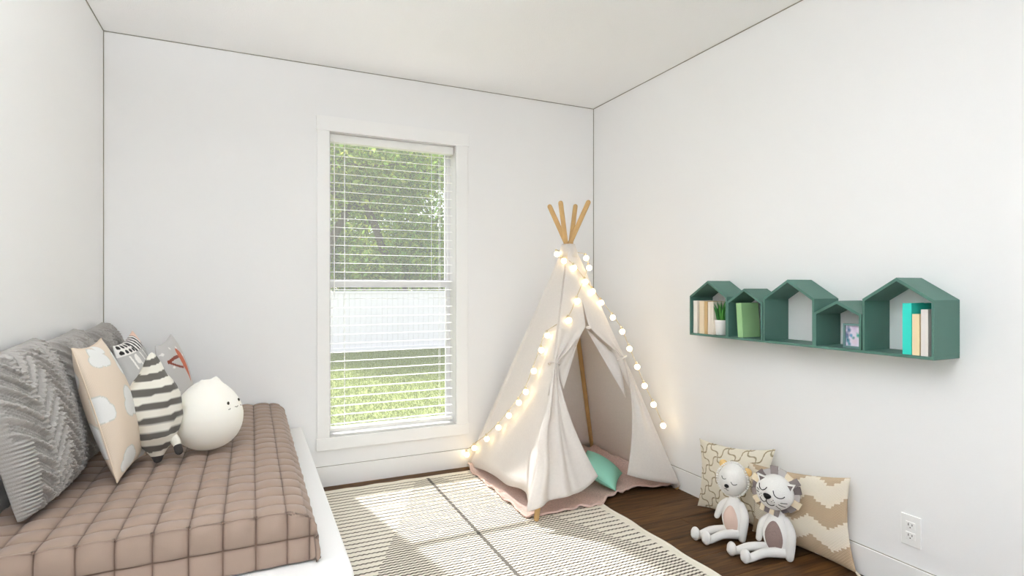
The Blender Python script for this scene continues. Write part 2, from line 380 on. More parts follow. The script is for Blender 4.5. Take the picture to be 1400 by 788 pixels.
bx('top_rail', (-1, 9.4, 16.08, 16.145, FT-.06, FT), M['fence'], fe, .004); bx('bottom_rail', (-1, 9.4, 16.08, 16.145, GZ+.02, GZ+.12), M['fence'], fe, .004)
for i in range(6): bx('post', (-1+2.07*i, -.87+2.07*i, 16.125, 16.25, GZ, FT+.0), M['fence'], fe, .004)
def tree(name, x, y, h, spread, nleaf, seed, label, green, low=.15):
    rg = np.random.default_rng(seed); rnd = random.Random(seed)
    t = thing(name, label, 'tree', (x, y, GZ), 'trees beyond the garden fence')
    parts = []; tips = []
    def branch(p, d, ln, r, lev):
        pts = [p]; dd = np.array(d, float)
        for k in range(4):
            dd = dd+np.array([rnd.gauss(0, .16), rnd.gauss(0, .16), rnd.gauss(.03, .08)]); dd /= np.linalg.norm(dd); pts.append(pts[-1]+dd*ln/4)
        parts.append(tube(pts, np.linspace(r, r*.45, 5), 6, cap=False)); 
        if lev > 0: tips.extend(pts[2:])
        if lev < 3:
            for k in range(5 if lev == 0 else 4):
                q = pts[rnd.choice([1, 2, 3, 4])]; a = rnd.uniform(0, 2*PI); e = rnd.uniform(-.1, .8)
                nd = np.array([math.cos(a)*math.cos(e)*spread, math.sin(a)*math.cos(e)*spread, math.sin(e)]); branch(q, nd/np.linalg.norm(nd), ln*rnd.uniform(.45, .68), r*.42, lev+1)
    branch(np.array([x, y, GZ]), (0, 0, 1), h*.62, h*.024, 0)
    mesh('trunk', *join(parts), M['bark'], t, True)
    # leaves hang in clumps about the twigs
    tips = np.array(tips); c = tips[rg.integers(0, len(tips), nleaf)]+rg.normal(0, .34*h/8, (nleaf, 3))*np.array([1.25, 1.25, .9])
    c[:, 2] = np.maximum(c[:, 2], GZ+low*h)
    a = rg.normal(0, 1, (nleaf, 3)); a /= np.linalg.norm(a, axis=1)[:, None]; b = np.cross(a, rg.normal(0, 1, (nleaf, 3))); b /= np.linalg.norm(b, axis=1)[:, None]
    s = rg.uniform(.06, .125, (nleaf, 1)); Q = np.empty((nleaf, 4, 3)); Q[:, 0] = c-a*s; Q[:, 1] = c+b*s*.5; Q[:, 2] = c+a*s; Q[:, 3] = c-b*s*.5
    cl = np.array(lin(green))*rg.uniform(.5, 1.9, (nleaf, 1))*np.column_stack([rg.uniform(.80, 1.22, nleaf), np.ones(nleaf), rg.uniform(.7, 1.1, nleaf)])
    mesh('foliage', Q.reshape(-1, 3), np.arange(4*nleaf).reshape(-1, 4), M['leaf'], t, col=np.repeat(np.clip(cl, 0, .9), 4, 0), kind='stuff')
tree('leafy_tree', 2.1, 19.6, 10.4, 1.5, 30000, 3, 'green leafy tree on the left beyond the fence, with long bare branches', (140, 156, 84), .2)
tree('leafy_tree', 5.6, 21.0, 9.6, 1.4, 30000, 5, 'green leafy tree on the right beyond the fence, with sky above its crown', (138, 160, 80), .2)
tree('leafy_tree', 3.9, 24.5, 11.5, 1.5, 26000, 8, 'tall leafy tree farthest back, between the two nearer trees beyond the fence', (124, 144, 78), .15)
for (sx, sy, sh, lab, sd_) in ((3.4, 18.3, 3.2, 'low bushy shrub showing above the middle of the white fence', 21), (5.3, 18.2, 3.0, 'low bushy shrub showing above the right end of the white fence', 22)):
    tree('garden_shrub', sx, sy, sh, 1.6, 16000, sd_, lab, (132, 152, 80), .2)

# ------------------------------------------------------------------ pillows
def pillow_surface(TL, TR, BL, BR, tf, tb, pinch=.06, sag=0, power=.42, rnd=0):
    TL, TR, BL, BR = [np.array(p, float) for p in (TL, TR, BL, BR)]
    def surf(u, v, side, h=0):
        a0_, b0_ = 2*u-1, 2*v-1; a, b = a0_, b0_
        u = .5+.5*a0_*np.sqrt(1-rnd*b0_**2*a0_**2); v = .5+.5*b0_*np.sqrt(1-rnd*a0_**2*b0_**2)
        uu = .5+(u-.5)*(1-pinch*(1-b*b)); vv = .5+(v-.5)*(1-pinch*(1-a*a))
        uu, vv = uu[..., None], vv[..., None]
        P = BL*(1-uu)*(1-vv)+BR*uu*(1-vv)+TL*(1-uu)*vv+TR*uu*vv
        N = np.cross((TR-TL)+(BR-BL), (TL-BL)+(TR-BR)); N /= np.linalg.norm(N)
        prof = np.power(np.maximum((1-a*a)*(1-b*b), 0), power)
        if side > 0: t = tf*prof*(1-.25*sag*b)+h*np.minimum(1, prof*3)
        else: t = -(tb*prof)
        P = P+N*t[..., None]
        if sag: P[..., 2] -= sag*.06*(v*v)*(1-a*a)
        return P
    return surf
def pillow(part, parent, corners, tf, tb, material, colf=None, hf=None, N=64, pinch=.06, sag=0, power=.42, zmin=None, rnd=0):
    surf = pillow_surface(*corners, tf, tb, pinch, sag, power, rnd)
    s = np.linspace(0, 1, N+1); s = .5-.5*np.cos(PI*s)*(.35)-.65*(.5-s)      # finer towards the edges
    s = (s-s[0])/(s[-1]-s[0]); U, Vv = np.meshgrid(s, s, indexing='ij')
    h = hf(U, Vv) if hf else 0*U
    A = surf(U, Vv, 1, h).reshape(-1, 3); n = N+1
    idx = np.arange(n*n).reshape(n, n); inner = np.ones((n, n), bool); inner[0] = inner[-1] = inner[:, 0] = inner[:, -1] = False
    Bp = surf(U, Vv, -1)[inner]; bi = idx.copy(); bi[inner] = n*n+np.arange(inner.sum())
    V = np.vstack([A, Bp]); F_ = []
    for i in range(N):
        for j in range(N):
            F_.append((idx[i,j], idx[i+1,j], idx[i+1,j+1], idx[i,j+1])); F_.append((bi[i,j], bi[i,j+1], bi[i+1,j+1], bi[i+1,j]))
    col = None
    if colf is not None:
        ca = colf(U, Vv, 1).reshape(-1, 3); cb = colf(U, Vv, -1)[inner]; col = np.vstack([ca, cb])
    if zmin is not None: V[:, 2] = np.maximum(V[:, 2], zmin)
    return mesh(part, V, F_, material, parent, True, col), surf
def const(rgb): 
    c = np.array(lin(rgb)); return lambda U, V, s: np.broadcast_to(c, U.shape+(3,)).copy()
def seam_tube(surf, parent, material, r=.003, n=40, name='piping'):
    t = np.linspace(0, 1, n); z, o_ = 0*t, 0*t+1
    P = np.vstack([surf(t, z, 1), surf(o_, t, 1)[1:], surf(t[::-1], o_, 1)[1:], surf(z, t[::-1], 1)[1:]])
    return mesh(name, *tube(P, r, 6, cap=False), material, parent, True)
QZ = .527                                                    # top of the bedspread
def tri(x): return np.abs((x % 1)-.5)*2

# three grey cable-knit pillows in a row against the left wall
def knit_h(U, V):
    # herringbone of raised cables with ribbed borders at both ends
    k = 5.0; col_ = np.floor(U*k); s_ = np.where(col_ % 2 == 0, 1, -1); lu = (U*k) % 1
    d = (V*10+s_*(lu-.5)*1.9+col_*.13) % 1
    cable = np.exp(-((d-.5)/.15)**2)*(.82+.18*np.cos(2*PI*(U*k*7)))
    stitch = .22*np.cos(2*PI*U*46)*np.cos(2*PI*V*46)
    rope = np.exp(-(np.minimum(lu, 1-lu)/.06)**2)*(.8+.3*np.cos(2*PI*(V*30)))
    rib = .9*np.abs(np.cos(PI*V*40)); e = np.clip((.085-U)/.02, 0, 1)*np.clip((.50-V)/.04, 0, 1)
    base = np.maximum(cable, rope*.9)+stitch
    return .015*(base*(1-e)+rib*e)
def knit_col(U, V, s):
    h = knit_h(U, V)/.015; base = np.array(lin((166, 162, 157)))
    groove_shade = .80+.26*np.clip(h, 0, 1); return base*groove_shade[..., None]  # low stitches darkened: groove shade painted into the colour
knit_places = [((1.79, 2.31), (1.90, 2.38), 'grey cable-knit pillow nearest the viewer on the bed, cut by the photo edge'),
               ((2.34, 2.765), (2.36, 2.80), 'grey cable-knit pillow in the middle of the row, behind the beige cloud pillow'),
               ((2.80, 3.235), (2.82, 3.26), 'grey cable-knit pillow at the far end by the corner of the back wall')]
for i, ((yt0, yt1), (yb0, yb1), lab) in enumerate(knit_places):
    cs = ((-.632, yt0, .975), (-.642, yt1, .995), (-.560, yb0, QZ-.01), (-.545, yb1, QZ-.01))
    t = thing('knit_pillow', lab, 'pillow', (-.55, (yb0+yb1)/2, QZ), 'grey knitted pillows along the wall')
    pillow('cover', t, cs, .095, .020, M['knit'], knit_col, knit_h, N=210 if i == 0 else 120, pinch=.05, power=.34, zmin=QZ, rnd=.06)
# beige cushion with cloud print
clouds = [(.22, .10, .17, .10), (.50, .50, .21, .15), (.30, .90, .22, .10), (.80, .80, .18, .12), (.92, .30, .15, .17), (.02, .52, .12, .12), (.75, .05, .15, .08), (.5, .97, .1, .06)]
def cloud_d(U, V):
    m = np.zeros(U.shape)-9
    for (x, y, sx, sy) in clouds:
        for dx, dy, k in ((-.55, -.25, .62), (.5, -.2, .68), (0, .25, .85), (.1, -.3, .6)):
            m = np.maximum(m, 1-np.hypot((U-x-dx*sx*.85)/(sx*k*.85), (V-y-dy*sy*.85)/(sy*k*.85)))
    return m
def cloud_col(U, V, s):
    d = cloud_d(U if s > 0 else 1-U, V); bgc = np.array(lin((219, 203, 184))); cl = np.array(lin((225, 225, 222))); ed = np.array(lin((196, 198, 190)))
    weave = (1+.05*np.cos(2*PI*U*60)*np.cos(2*PI*V*60))[..., None]
    return np.where((d > .10)[..., None], cl, np.where((d > 0)[..., None], ed, bgc*weave))
cs = ((-.495, 2.115, .966), (-.480, 2.41, .972), (-.386, 2.150, QZ+.002), (-.355, 2.46, QZ+.004))
t = thing('cloud_cushion', 'beige cushion printed with pale clouds, standing edge-on before the grey knit pillows', 'cushion', (-.39, 2.35, QZ))
_, sf = pillow('cover', t, cs, .062, .055, M['attr'], cloud_col, N=130, pinch=.07, power=.5, zmin=QZ)
seam_tube(sf, t, solid('beige_piping', (222, 204, 182)), .0022)
# grey cushion with black-and-white striped and dotted crown
def crown_col(U, V, s):
    c = np.broadcast_to(np.array(lin((186, 185, 183))), U.shape+(3,)).copy()
    if s < 0: return c
    wh, bk, pk_, rd = [np.array(lin(x)) for x in ((240, 238, 234), (26, 24, 24), (238, 206, 190), (150, 60, 40))]
    top = V > .87
    stripe = top & (U > .35) & (U < .85) & (((U*9+V*2.0) % 1) < .5); c[top] = wh; c[stripe] = bk
    dots = top & (U <= .35) & (np.hypot(((U*11) % 1)-.5, ((V*16) % 1)-.5) < .36); c[dots] = bk
    c[(U > .80) & (V > .90)] = pk_
    for k in range(6):                                       # pale strokes hanging below the crown
        x = .12+.15*k; c[(np.abs(U-x-(.86-V)*.25) < .016) & (V > .70+.02*(k % 2)) & (V < .86)] = wh
    for (x, y, r) in ((.25, .80, .055), (.62, .62, .055), (.32, .45, .075), (.75, .38, .06), (.2, .18, .07), (.6, .15, .06)):
        c[np.hypot(U-x, V-y) < r] = wh
    c[(np.abs(U-.12) < .012) & (np.abs(V-.22) < .05)] = bk
    return c
cs = ((-.500, 2.70, .918), (-.492, 3.06, .955), (-.372, 2.60, QZ+.002), (-.365, 2.98, QZ+.004))
t = thing('crown_cushion', 'grey cushion with black and white stripes and dots printed along its top', 'cushion', (-.37, 2.79, QZ))
pillow('cover', t, cs, .065, .035, M['attr'], crown_col, N=120, pinch=.08, power=.45, zmin=QZ)
# grey cushion with a rust fox tail and ear outline
def fox_col(U, V, s):
    U = U+.22
    c = np.broadcast_to(np.array(lin((190, 188, 186))), U.shape+(3,)).copy()
    if s < 0: return c
    rust, dk, wh = [np.array(lin(x)) for x in ((188, 92, 56), (128, 56, 36), (228, 226, 222))]
    for (x, y) in ((.25, .88), (.5, .93), (.75, .90), (.35, .70), (.15, .55), (.6, .82), (.85, .78), (.3, .40), (.7, .30), (.45, .22), (.18, .25)):
        c[(np.abs(U-x)+np.abs(V-y)*1.6 < .035)] = wh
    # outline of an ear, then the tail
    ln = ((np.abs(V-.775-.03*np.sin((U-.28)*6.7)) < .020) & (U > .27) & (U < .62)) | ((np.abs((V-.775)+(U-.28)*.30+.03*np.sin((U-.28)*6.7)) < .016) & (U > .27) & (U < .62)); c[ln] = dk
    cx = .685+(.90-V)*.16; wdt = np.where(V > .66, .095*np.sqrt(np.clip((.90-V)/.08, 0, 1)).clip(0, 1), .095*np.clip((V-.42)/.24, 0, 1)); ta = (np.abs(U-cx) < wdt) & (V < .90) & (V > .42)
    c[ta] = rust
    return c
cs = ((-.377, 2.86, .898), (-.356, 3.20, .925), (-.285, 2.80, QZ+.002), (-.250, 3.16, QZ+.004))
t = thing('fox_cushion', 'grey cushion with a rust-coloured fox tail print, last before the back wall', 'cushion', (-.27, 2.98, QZ))
pillow('cover', t, cs, .060, .040, M['attr'], fox_col, N=120, pinch=.08, power=.45, zmin=QZ)

# ------------------------------------------------------------------ bed and bedspread
bed = thing('low_bed', 'white low platform bed along the left wall with a rounded foot corner', 'bed', (-.2, 2.45, 0))
def rounded_plan(x0, x1, y0, y1, r, n=8):
    P = [(x0, y1), (x0, y0)]
    for k in range(n+1):
        a = -PI/2+PI/2*k/n; P.append((x1-r+r*math.cos(a), y0+r+r*math.sin(a)))
    P.append((x1, y1)); return P
def slab(P, z0, z1, bev):
    bm = bmesh.new(); vs = [bm.verts.new((x, y, z0)) for x, y in P]; f = bm.faces.new(vs)
    r = bmesh.ops.extrude_face_region(bm, geom=[f]); up = [v for v in r['geom'] if isinstance(v, bmesh.types.BMVert)]
    for v in up: v.co.z = z1
    bmesh.ops.recalc_face_normals(bm, faces=bm.faces[:])
    ed = [e for e in bm.edges if abs(e.verts[0].co.z-z1) < 1e-6 and abs(e.verts[1].co.z-z1) < 1e-6]
    bmesh.ops.bevel(bm, geom=ed, offset=bev, segments=3, profile=.5, affect='EDGES'); bm.verts.index_update()
    V = [tuple(v.co) for v in bm.verts]; F_ = [tuple(v.index for v in q.verts) for q in bm.faces]; bm.free(); return V, F_
mesh('platform', *slab(rounded_plan(XL+.013, .262, 1.49, YB-.015, .13), .10, .362, .010), M['bed'], bed, True)
bx('plinth', (XL+.013, .17, 1.60, YB-.02, 0, .10), M['bed'], bed)
mesh('mattress', *slab(rounded_plan(-.60, .110, 1.75, YB-.06, .02), .362, .475, .02), M['bed'], bed, True)
# bedspread: quilted squares, seams sunk between puffed cells
PC = .081
xs_path = [(-.656, .366), (-.656, .43), (-.656, .490), (-.648, .516), (-.554, .522), (.094, .523), (.151, .508), (.170, .478), (.178, .435), (.184, .366)]
seam_x = [-.640] ; 
S = np.array(xs_path); L_ = np.concatenate([[0], np.cumsum(np.linalg.norm(np.diff(S, axis=0), axis=1))])
def at_len(l): return np.column_stack([np.interp(l, L_, S[:, 0]), np.interp(l, L_, S[:, 1])])
l94 = L_[5]; seams_a = [l94-PC*k for k in range(8, 0, -1)]+[l94, l94+.062, l94+.062+.075, L_[-1]]
seams_a = [0.0, .075]+[s for s in seams_a if s > .12]
sub = np.array([0, .035, .09, .18, .32, .5, .68, .82, .91, .965])
def refine(S_): 
    out = []; fr_ = []
    for a, b in zip(S_[:-1], S_[1:]):
        out += list(a+(b-a)*sub); fr_ += list(sub)
    return np.array(out+[S_[-1]]), np.array(fr_+[0.])
la, fa = refine(seams_a)
YC = 1.700; nb = 20; seams_b = [-.157, -.086]+[PC*k for k in range(nb+1)]+[PC*nb+.05]
lb, fb = refine(seams_b)
xz = at_len(la); n_a, n_b = len(la), len(lb)
base = np.empty((n_b, n_a, 3))
for j, b in enumerate(lb):
    if b >= 0: base[j, :, 0] = xz[:, 0]; base[j, :, 1] = YC+b; base[j, :, 2] = xz[:, 1]
    else:
        h = .523+b; base[j, :, 0] = xz[:, 0]; base[j, :, 1] = YC-.012*math.sin(min(1, -b/.05)*PI/2)+.004*(-b/.157); base[j, :, 2] = np.minimum(h, xz[:, 1])
ga_, gb_ = np.gradient(base, axis=1), np.gradient(base, axis=0); nrm = np.cross(ga_, gb_); ln_ = np.linalg.norm(nrm, axis=2); nrm /= (ln_+1e-9)[..., None]
nrm[ln_ < 1e-9] = 0
j0 = int(np.argmin(np.abs(lb)))
for j, b in enumerate(lb):                                   # beyond the side edges the front rows share the side's own normal
    if b < 0:
        k_ = xz[:, 1] < .523+b-1e-6; nrm[j, k_] = nrm[j0+2, k_]
puff = np.power(np.clip(np.sin(PI*fa), 0, 1), .45)[None, :]*np.power(np.clip(np.sin(PI*fb), 0, 1), .45)[:, None]
wr = np.sin(la*61+1.3)[None, :]*np.sin(lb*53)[:, None]*.0012
V = base+nrm*((puff-1)*.0140+wr*puff)[..., None]; V[..., 2] = np.maximum(V[..., 2], .364); V[..., 1] = np.minimum(V[..., 1], YB-.016)
seamc = np.exp(-puff/.22)[..., None]; qc = np.array(lin((146, 126, 112)))*(1-seamc)+np.array(lin((92, 70, 57)))*seamc  # thread brown along the seams, widened to paint in the grooves' shade
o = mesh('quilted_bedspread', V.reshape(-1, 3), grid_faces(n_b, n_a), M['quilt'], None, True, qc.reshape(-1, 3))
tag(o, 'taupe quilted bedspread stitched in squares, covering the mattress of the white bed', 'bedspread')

# ------------------------------------------------------------------ striped plush and cat night light
base_p = np.array([-.300, 2.345, QZ]); ax = np.array([-.055, .05, 1.0]); ax /= np.linalg.norm(ax)
t = thing('striped_plush', 'grey and cream striped plush with a pointed top, sitting before the cloud cushion', 'plush toy', tuple(base_p))
prof = [(0, .003), (.004, .011), (.020, .018), (.035, .026), (.061, .045), (.091, .065), (.107, .072), (.16, .080), (.20, .081), (.235, .078), (.268, .072), (.293, .059), (.312, .045), (.335, .034), (.358, .025), (.381, .013), (.393, .002)]
pp = spline(np.array(prof), 6); seg = 40; V = []; C_ = []
cr, dk, tp = np.array(lin((222, 218, 206))), np.array(lin((92, 88, 82))), np.array(lin((58, 54, 52)))
e1 = np.cross(ax, [0, 1, 0]); e1 /= np.linalg.norm(e1); e2 = np.cross(ax, e1)
for l, r in pp:
    for k in range(seg):
        a = 2*PI*k/seg; rr = r*(1+.05*math.sin(3*a+l*25)*min(1, r/.05)+.03*math.sin(7*a-l*60)*min(1, r/.05)); sq = 1.0-.16*abs(math.sin(a))
        V.append(base_p+ax*l+e1*rr*math.cos(a)+e2*rr*math.sin(a)*sq)
        ll = l+.008*math.sin(a*1+.6); C_.append(tp if l < .026 else (dk if (ll/.0505) % 1 < .47 else cr))
mesh('body', V, grid_faces(len(pp), seg, True), M['attr'], t, True, np.array(C_))
P = [(-.262, 2.345, .625), (-.243, 2.328, .600), (-.236, 2.318, .584)]
lg = mesh('leg', *tube(P, [.018, .016, .012], 12, 3), solid('plush_cream', (222, 218, 206), .9, bump=.3, bscale=300), t, True)
mesh('paw', *tube([P[2], np.array(P[2])+np.array([.004, -.003, -.016])], .0135, 12), solid('plush_dark', (58, 54, 52), .9), lg, True)
# night light
lc = np.array([-.150, 2.47, QZ-.003]); fdir = np.array([.86, -.50, 0]); A3 = frame3(fdir, 0)
t = thing('cat_night_light', 'plain white rounded night light shaped like a cat, sitting on the bedspread', 'night light', tuple(lc))
RX, RY = .124, .135; lean = math.radians(0)
def lamp_fn(d, p):
    q = d[1]                                                 # -1 bottom .. 1 top
    rad = 1.0-.25*max(0, q)**1.2-.02*(q*q)
    sy = abs(q)**.86*(1 if q > 0 else -1); s2 = math.sqrt(max(0, 1-abs(q)**2.5)); m_ = math.hypot(d[0], d[2])+1e-9
    p = np.array([d[0]/m_*s2*RX*rad, q*RY, d[2]/m_*s2*RX*rad])
    for ex in (-.046, .046):                                 # two small ears
        dd = math.hypot(p[0]-ex, p[2]-.005)
        if q > .3: p[1] += .019*math.exp(-(dd/.017)**2)
    return p
V, F_ = blob(lc+np.array([0, 0, RY]), np.array([RX, RY, RX]), A3, lamp_fn, 70, 72)
mesh('body', V, F_, M['silicone'], t, True)
def lamp_surface(x, y):                                      # point on the face: x to the side, y up from the middle
    q = y/RY; rad = 1.0-.25*max(0, q)**1.2-.02*q*q; s2 = math.sqrt(max(0, 1-abs(q)**2.5)); R_ = RX*rad*s2; z = math.sqrt(max(0, R_*R_-x*x))
    return lc+np.array([0, 0, RY])+A3[0]*x+A3[1]*y+A3[2]*(z+.0005)
for x in (-.034, .034):
    c_ = lamp_surface(x, .052); nrm_ = A3[2]*.8+A3[0]*(x/.12); mesh('eye', *blob(c_, np.array([.0052, .0068, .0045]), A3, None, 10, 12), solid('eye_ink', (54, 50, 46), .4), t, True)
for (x0, x1, y0) in ((-.042, -.034, .033), (-.010, .010, .034), (.034, .042, .033)):
    mesh('mouth' if x0 == -.010 else 'cheek_mark', *tube([lamp_surface(x, y0+(-.003 if abs(x-(x0+x1)/2) < .004 else 0)) for x in np.linspace(x0, x1, 5)], .0013, 6), solid('mark_ink', (120, 112, 104), .5), t, True)

# ------------------------------------------------------------------ rug
RX0, RX1, RY0, RY1 = .24, 1.682, -.9, 3.292
def rug_mat():
    m = mat('woven_rug', (228, 221, 206), .95); n = m.node_tree.nodes; l = m.node_tree.links; b = n['Principled BSDF']
    g_ = n.new('ShaderNodeNewGeometry'); sx = n.new('ShaderNodeSeparateXYZ'); l.new(g_.outputs['Position'], sx.inputs[0])
    def mth(op, a, b_=None, c_=None):
        k = n.new('ShaderNodeMath'); k.operation = op
        for i, q in enumerate((a, b_, c_)):
            if q is None: continue
            if isinstance(q, (int, float)): k.inputs[i].default_value = q
            else: l.new(q, k.inputs[i])
        return k.outputs[0]
    X, Y = sx.outputs[0], sx.outputs[1]
    nz = n.new('ShaderNodeTexNoise'); nz.inputs['Scale'].default_value = 30; nz.inputs['Detail'].default_value = 3; l.new(g_.outputs['Position'], nz.inputs['Vector'])
    wob = mth('MULTIPLY', mth('SUBTRACT', nz.outputs['Fac'], .5), .006)
    zig = mth('PINGPONG', X, .0105)                          # 0 .. .0105 tooth
    yw = mth('ADD', mth('ADD', Y, mth('MULTIPLY', zig, .42)), wob)
    row = mth('PINGPONG', yw, .020)                          # rows every 4 cm
    row1 = mth('LESS_THAN', row, .0046)
    row2 = mth('GREATER_THAN', row, .0160)                   # extra rows half-way, inside the lozenge
    hw = mth('MULTIPLY', mth('SUBTRACT', 3.42, Y), .43); inside = mth('LESS_THAN', mth('ABSOLUTE', mth('SUBTRACT', X, .962)), mth('ADD', hw, mth('MULTIPLY', wob, 6)))
    rows = mth('MAXIMUM', row1, mth('MULTIPLY', row2, inside))
    edge = mth('MULTIPLY', mth('LESS_THAN', X, RX1-.036), mth('LESS_THAN', Y, RY1-.045)); rows = mth('MULTIPLY', rows, edge)
    mid = mth('MULTIPLY', mth('LESS_THAN', mth('ABSOLUTE', mth('ADD', mth('SUBTRACT', X, .962), mth('MULTIPLY', mth('SUBTRACT', mth('PINGPONG', Y, .02), .01), .35))), .0085), mth('LESS_THAN', Y, 3.26))
    brk = mth('GREATER_THAN', nz.outputs['Fac'], .30); rows = mth('MULTIPLY', rows, brk)
    mx = n.new('ShaderNodeMix'); mx.data_type = 'RGBA'; l.new(rows, mx.inputs[0]); mx.inputs[6].default_value = lin((232, 226, 212))+(1,); mx.inputs[7].default_value = lin((92, 84, 74))+(1,)
    mx2 = n.new('ShaderNodeMix'); mx2.data_type = 'RGBA'; l.new(mid, mx2.inputs[0]); l.new(mx.outputs[2], mx2.inputs[6]); mx2.inputs[7].default_value = lin((104, 99, 94))+(1,)
    l.new(mx2.outputs[2], b.inputs['Base Color'])
    bw = n.new('ShaderNodeTexNoise'); bw.inputs['Scale'].default_value = 220; l.new(g_.outputs['Position'], bw.inputs['Vector'])
    ht = mth('ADD', mth('MULTIPLY', row, 40), mth('MULTIPLY', bw.outputs['Fac'], .5))
    bp = n.new('ShaderNodeBump'); bp.inputs['Strength'].default_value = .5; bp.inputs['Distance'].default_value = .003; l.new(ht, bp.inputs['Height']); l.new(bp.outputs[0], b.inputs['Normal'])
    return m
M['rug'] = rug_mat()
nx, ny = 60, 200; gx_ = np.linspace(RX0, RX1, nx); gy_ = np.linspace(RY0, RY1, ny); V = []
for yy in gy_:
    for xx in gx_:
        e = min(1, (RX1-xx)/.05); V.append((xx+(1-e)*.004*math.sin(yy*23), yy+(.003*math.sin(xx*31) if yy > RY1-.05 else 0), .0085+.0008*math.sin(xx*40)*math.sin(yy*33)))
top = len(V); V = V+[(a, b, .0008) for a, b, c in V]; F_ = grid_faces(ny, nx); F2 = [tuple(i+top for i in f[::-1]) for f in F_]
ring = [i for i in range(nx)]+[(j+1)*nx-1 for j in range(1, ny)]+[(ny-1)*nx+i for i in range(nx-2, -1, -1)]+[j*nx for j in range(ny-2, 0, -1)]
F3 = [(ring[k], ring[k]+top, ring[(k+1) % len(ring)]+top, ring[(k+1) % len(ring)]) for k in range(len(ring))]
rug = mesh('woven_rug', V, [f for f in F_]+F2+F3, M['rug'], None); tag(rug, 'cream flatwoven rug with dark wavy stripes and one long centre line', 'rug')
mesh('edge_binding', *tube([(RX1+.004*math.sin(yy*23), yy, .007) for yy in np.linspace(RY0, RY1, 120)], .0055, 7), solid('rug_binding', (230, 225, 212), .9), rug, True)

# ------------------------------------------------------------------ teepee
PF, PR, PL, PB, PC3 = [np.array(p, float) for p in ((1.263, 2.43, .0), (2.205, 2.497, .0), (1.262, 3.35, .0), (2.19, 3.35, .0), (1.732, 2.912, 1.43))]
tp = thing('play_teepee', 'off-white canvas play teepee on wooden poles in the corner of the room', 'teepee', (1.73, 2.91, 0))
offs = {'F': (.022, .006), 'R': (-.014, .010), 'L': (.008, -.016), 'B': (-.024, -.008)}
PR_ = .0145
for k, foot in (('F', PF), ('R', PR), ('L', PL), ('B', PB)):
    c_ = PC3+np.array([offs[k][0], offs[k][1], 0]); d = c_-foot; ext = 1.16 if k in 'FL' else 1.15
    base_ = foot+np.array([0, 0, .002+(.0085 if k in 'FL' else 0)])
    mesh('pole', *tube([base_+d/np.linalg.norm(d)*.012, foot+d*.5, foot+d*ext], [PR_*.92, PR_, PR_], 14), M['pole'], tp, True)
def at_h(foot, h, out=0):
    p = foot+(PC3-foot)*h; dd = foot-PC3; dd[2] = 0; dd /= np.linalg.norm(dd); return p+dd*out
HT = .985; OUT = .016
def panel(name, A, Bf, hem, nrow=26, ncol=30, fn=None, wl=lambda h: 0., wr_=lambda h: 1., top_h=HT, label=None):
    nrm_ = np.cross(Bf-A, PC3-A); nrm_ /= np.linalg.norm(nrm_); ctr = (PF+PR+PL+PB)/4
    if nrm_.dot(A-ctr) < 0: nrm_ = -nrm_
    V = []
    for i in range(nrow):
        t_ = i/(nrow-1)
        for j in range(ncol):
            s_ = j/(ncol-1); hb = hem(s_); h = top_h+(hb-top_h)*t_; w_ = wl(h)+(wr_(h)-wl(h))*s_
            p = at_h(A, h, OUT)*(1-w_)+at_h(Bf, h, OUT)*w_
            if fn: p = p+fn(h, s_, w_, nrm_)
            V.append(p)
    return mesh(name, V, grid_faces(nrow, ncol), M['canvas'], tp, True, solidify=.0035)
def soft(h, s, w_, nm): return nm*(.008*math.sin(PI*s)*math.sin(9*h+2)+.004*math.sin(23*s+5*h)*max(0, .3-h)*3)-nm*.012*math.sin(PI*s)*max(0, 1-h)
def left_fn(h, s, w_, nm):
    b = max(0, .42-h)/.42; return soft(h, s, w_, nm)+nm*(.035*b*max(0, (s-.62)/.38)**1.2*(1+.7*math.sin(20*s+9*h)))
def ss(x): x = min(1, max(0, x)); return x*x*(3-2*x)
panel('side_panel', PL, PF, lambda s: (.010+.036*math.sin(PI*min(1, s*1.15)) if s < .5 else .046*ss((1.2-s)/.5)+.040*ss((s-.55)/.4)), fn=left_fn)
panel('side_panel', PR, PB, lambda s: .02, fn=soft); panel('side_panel', PB, PL, lambda s: .02, fn=soft)
def ss(x): x = min(1, max(0, x)); return x*x*(3-2*x)
KN, TI = .645, .516                                          # heights of the knot and of the tie-backs
def wl_edge(h):                                              # free edge of the left door flap
    if h > .777: return .528
    if h > KN: return .528-.018*(.777-h)/(.777-KN)*1.6
    if h > TI: return .0+.50*((h-TI)/(KN-TI))
    return .0+.412*((TI-h)/(TI-.10))
def wr_edge(h):
    if h > .777: return .528
    if h > KN: return .528+.05*(.777-h)/(.777-KN)
    if h > TI: return 1.01-(1.01-.578)*((h-TI)/(KN-TI))
    return 1.01-(1.01-.60)*((TI-h)/(TI-.09))
def fl_left(h, s, w_, nm):
    a = ss((.66-h)/.14); k = ss((h-.05)/.3); f = .010*a*math.sin(2*PI*2.3*s+.6)*(.45+.55*k)
    low = ss((TI-h)/.35); bul = low*(.050*math.exp(-((s-.10)/.09)**2)-.008*math.exp(-((s-.25)/.045)**2)+.035*math.exp(-((s-.38)/.08)**2)-.006*math.exp(-((s-.52)/.05)**2))
    side = np.array([-1, -.1, 0])*(.050*low*max(0, 1-s/.45)*(1+.25*math.sin(9*h*3)))
    return nm*(f+bul+.018)+side
def fl_right(h, s, w_, nm):
    a = ss((.66-h)/.14); return nm*(.008*a*math.sin(2*PI*2*s+1.0)*ss((h-.1)/.3)+.012+.03*ss((TI-h)/.4)*(1-s)**1.5)
panel('door_flap', PF, PR, lambda s: .046+.008*math.sin(7*s)+.058*s**1.3, 70, 60, fl_left, lambda h: -.02, wl_edge)
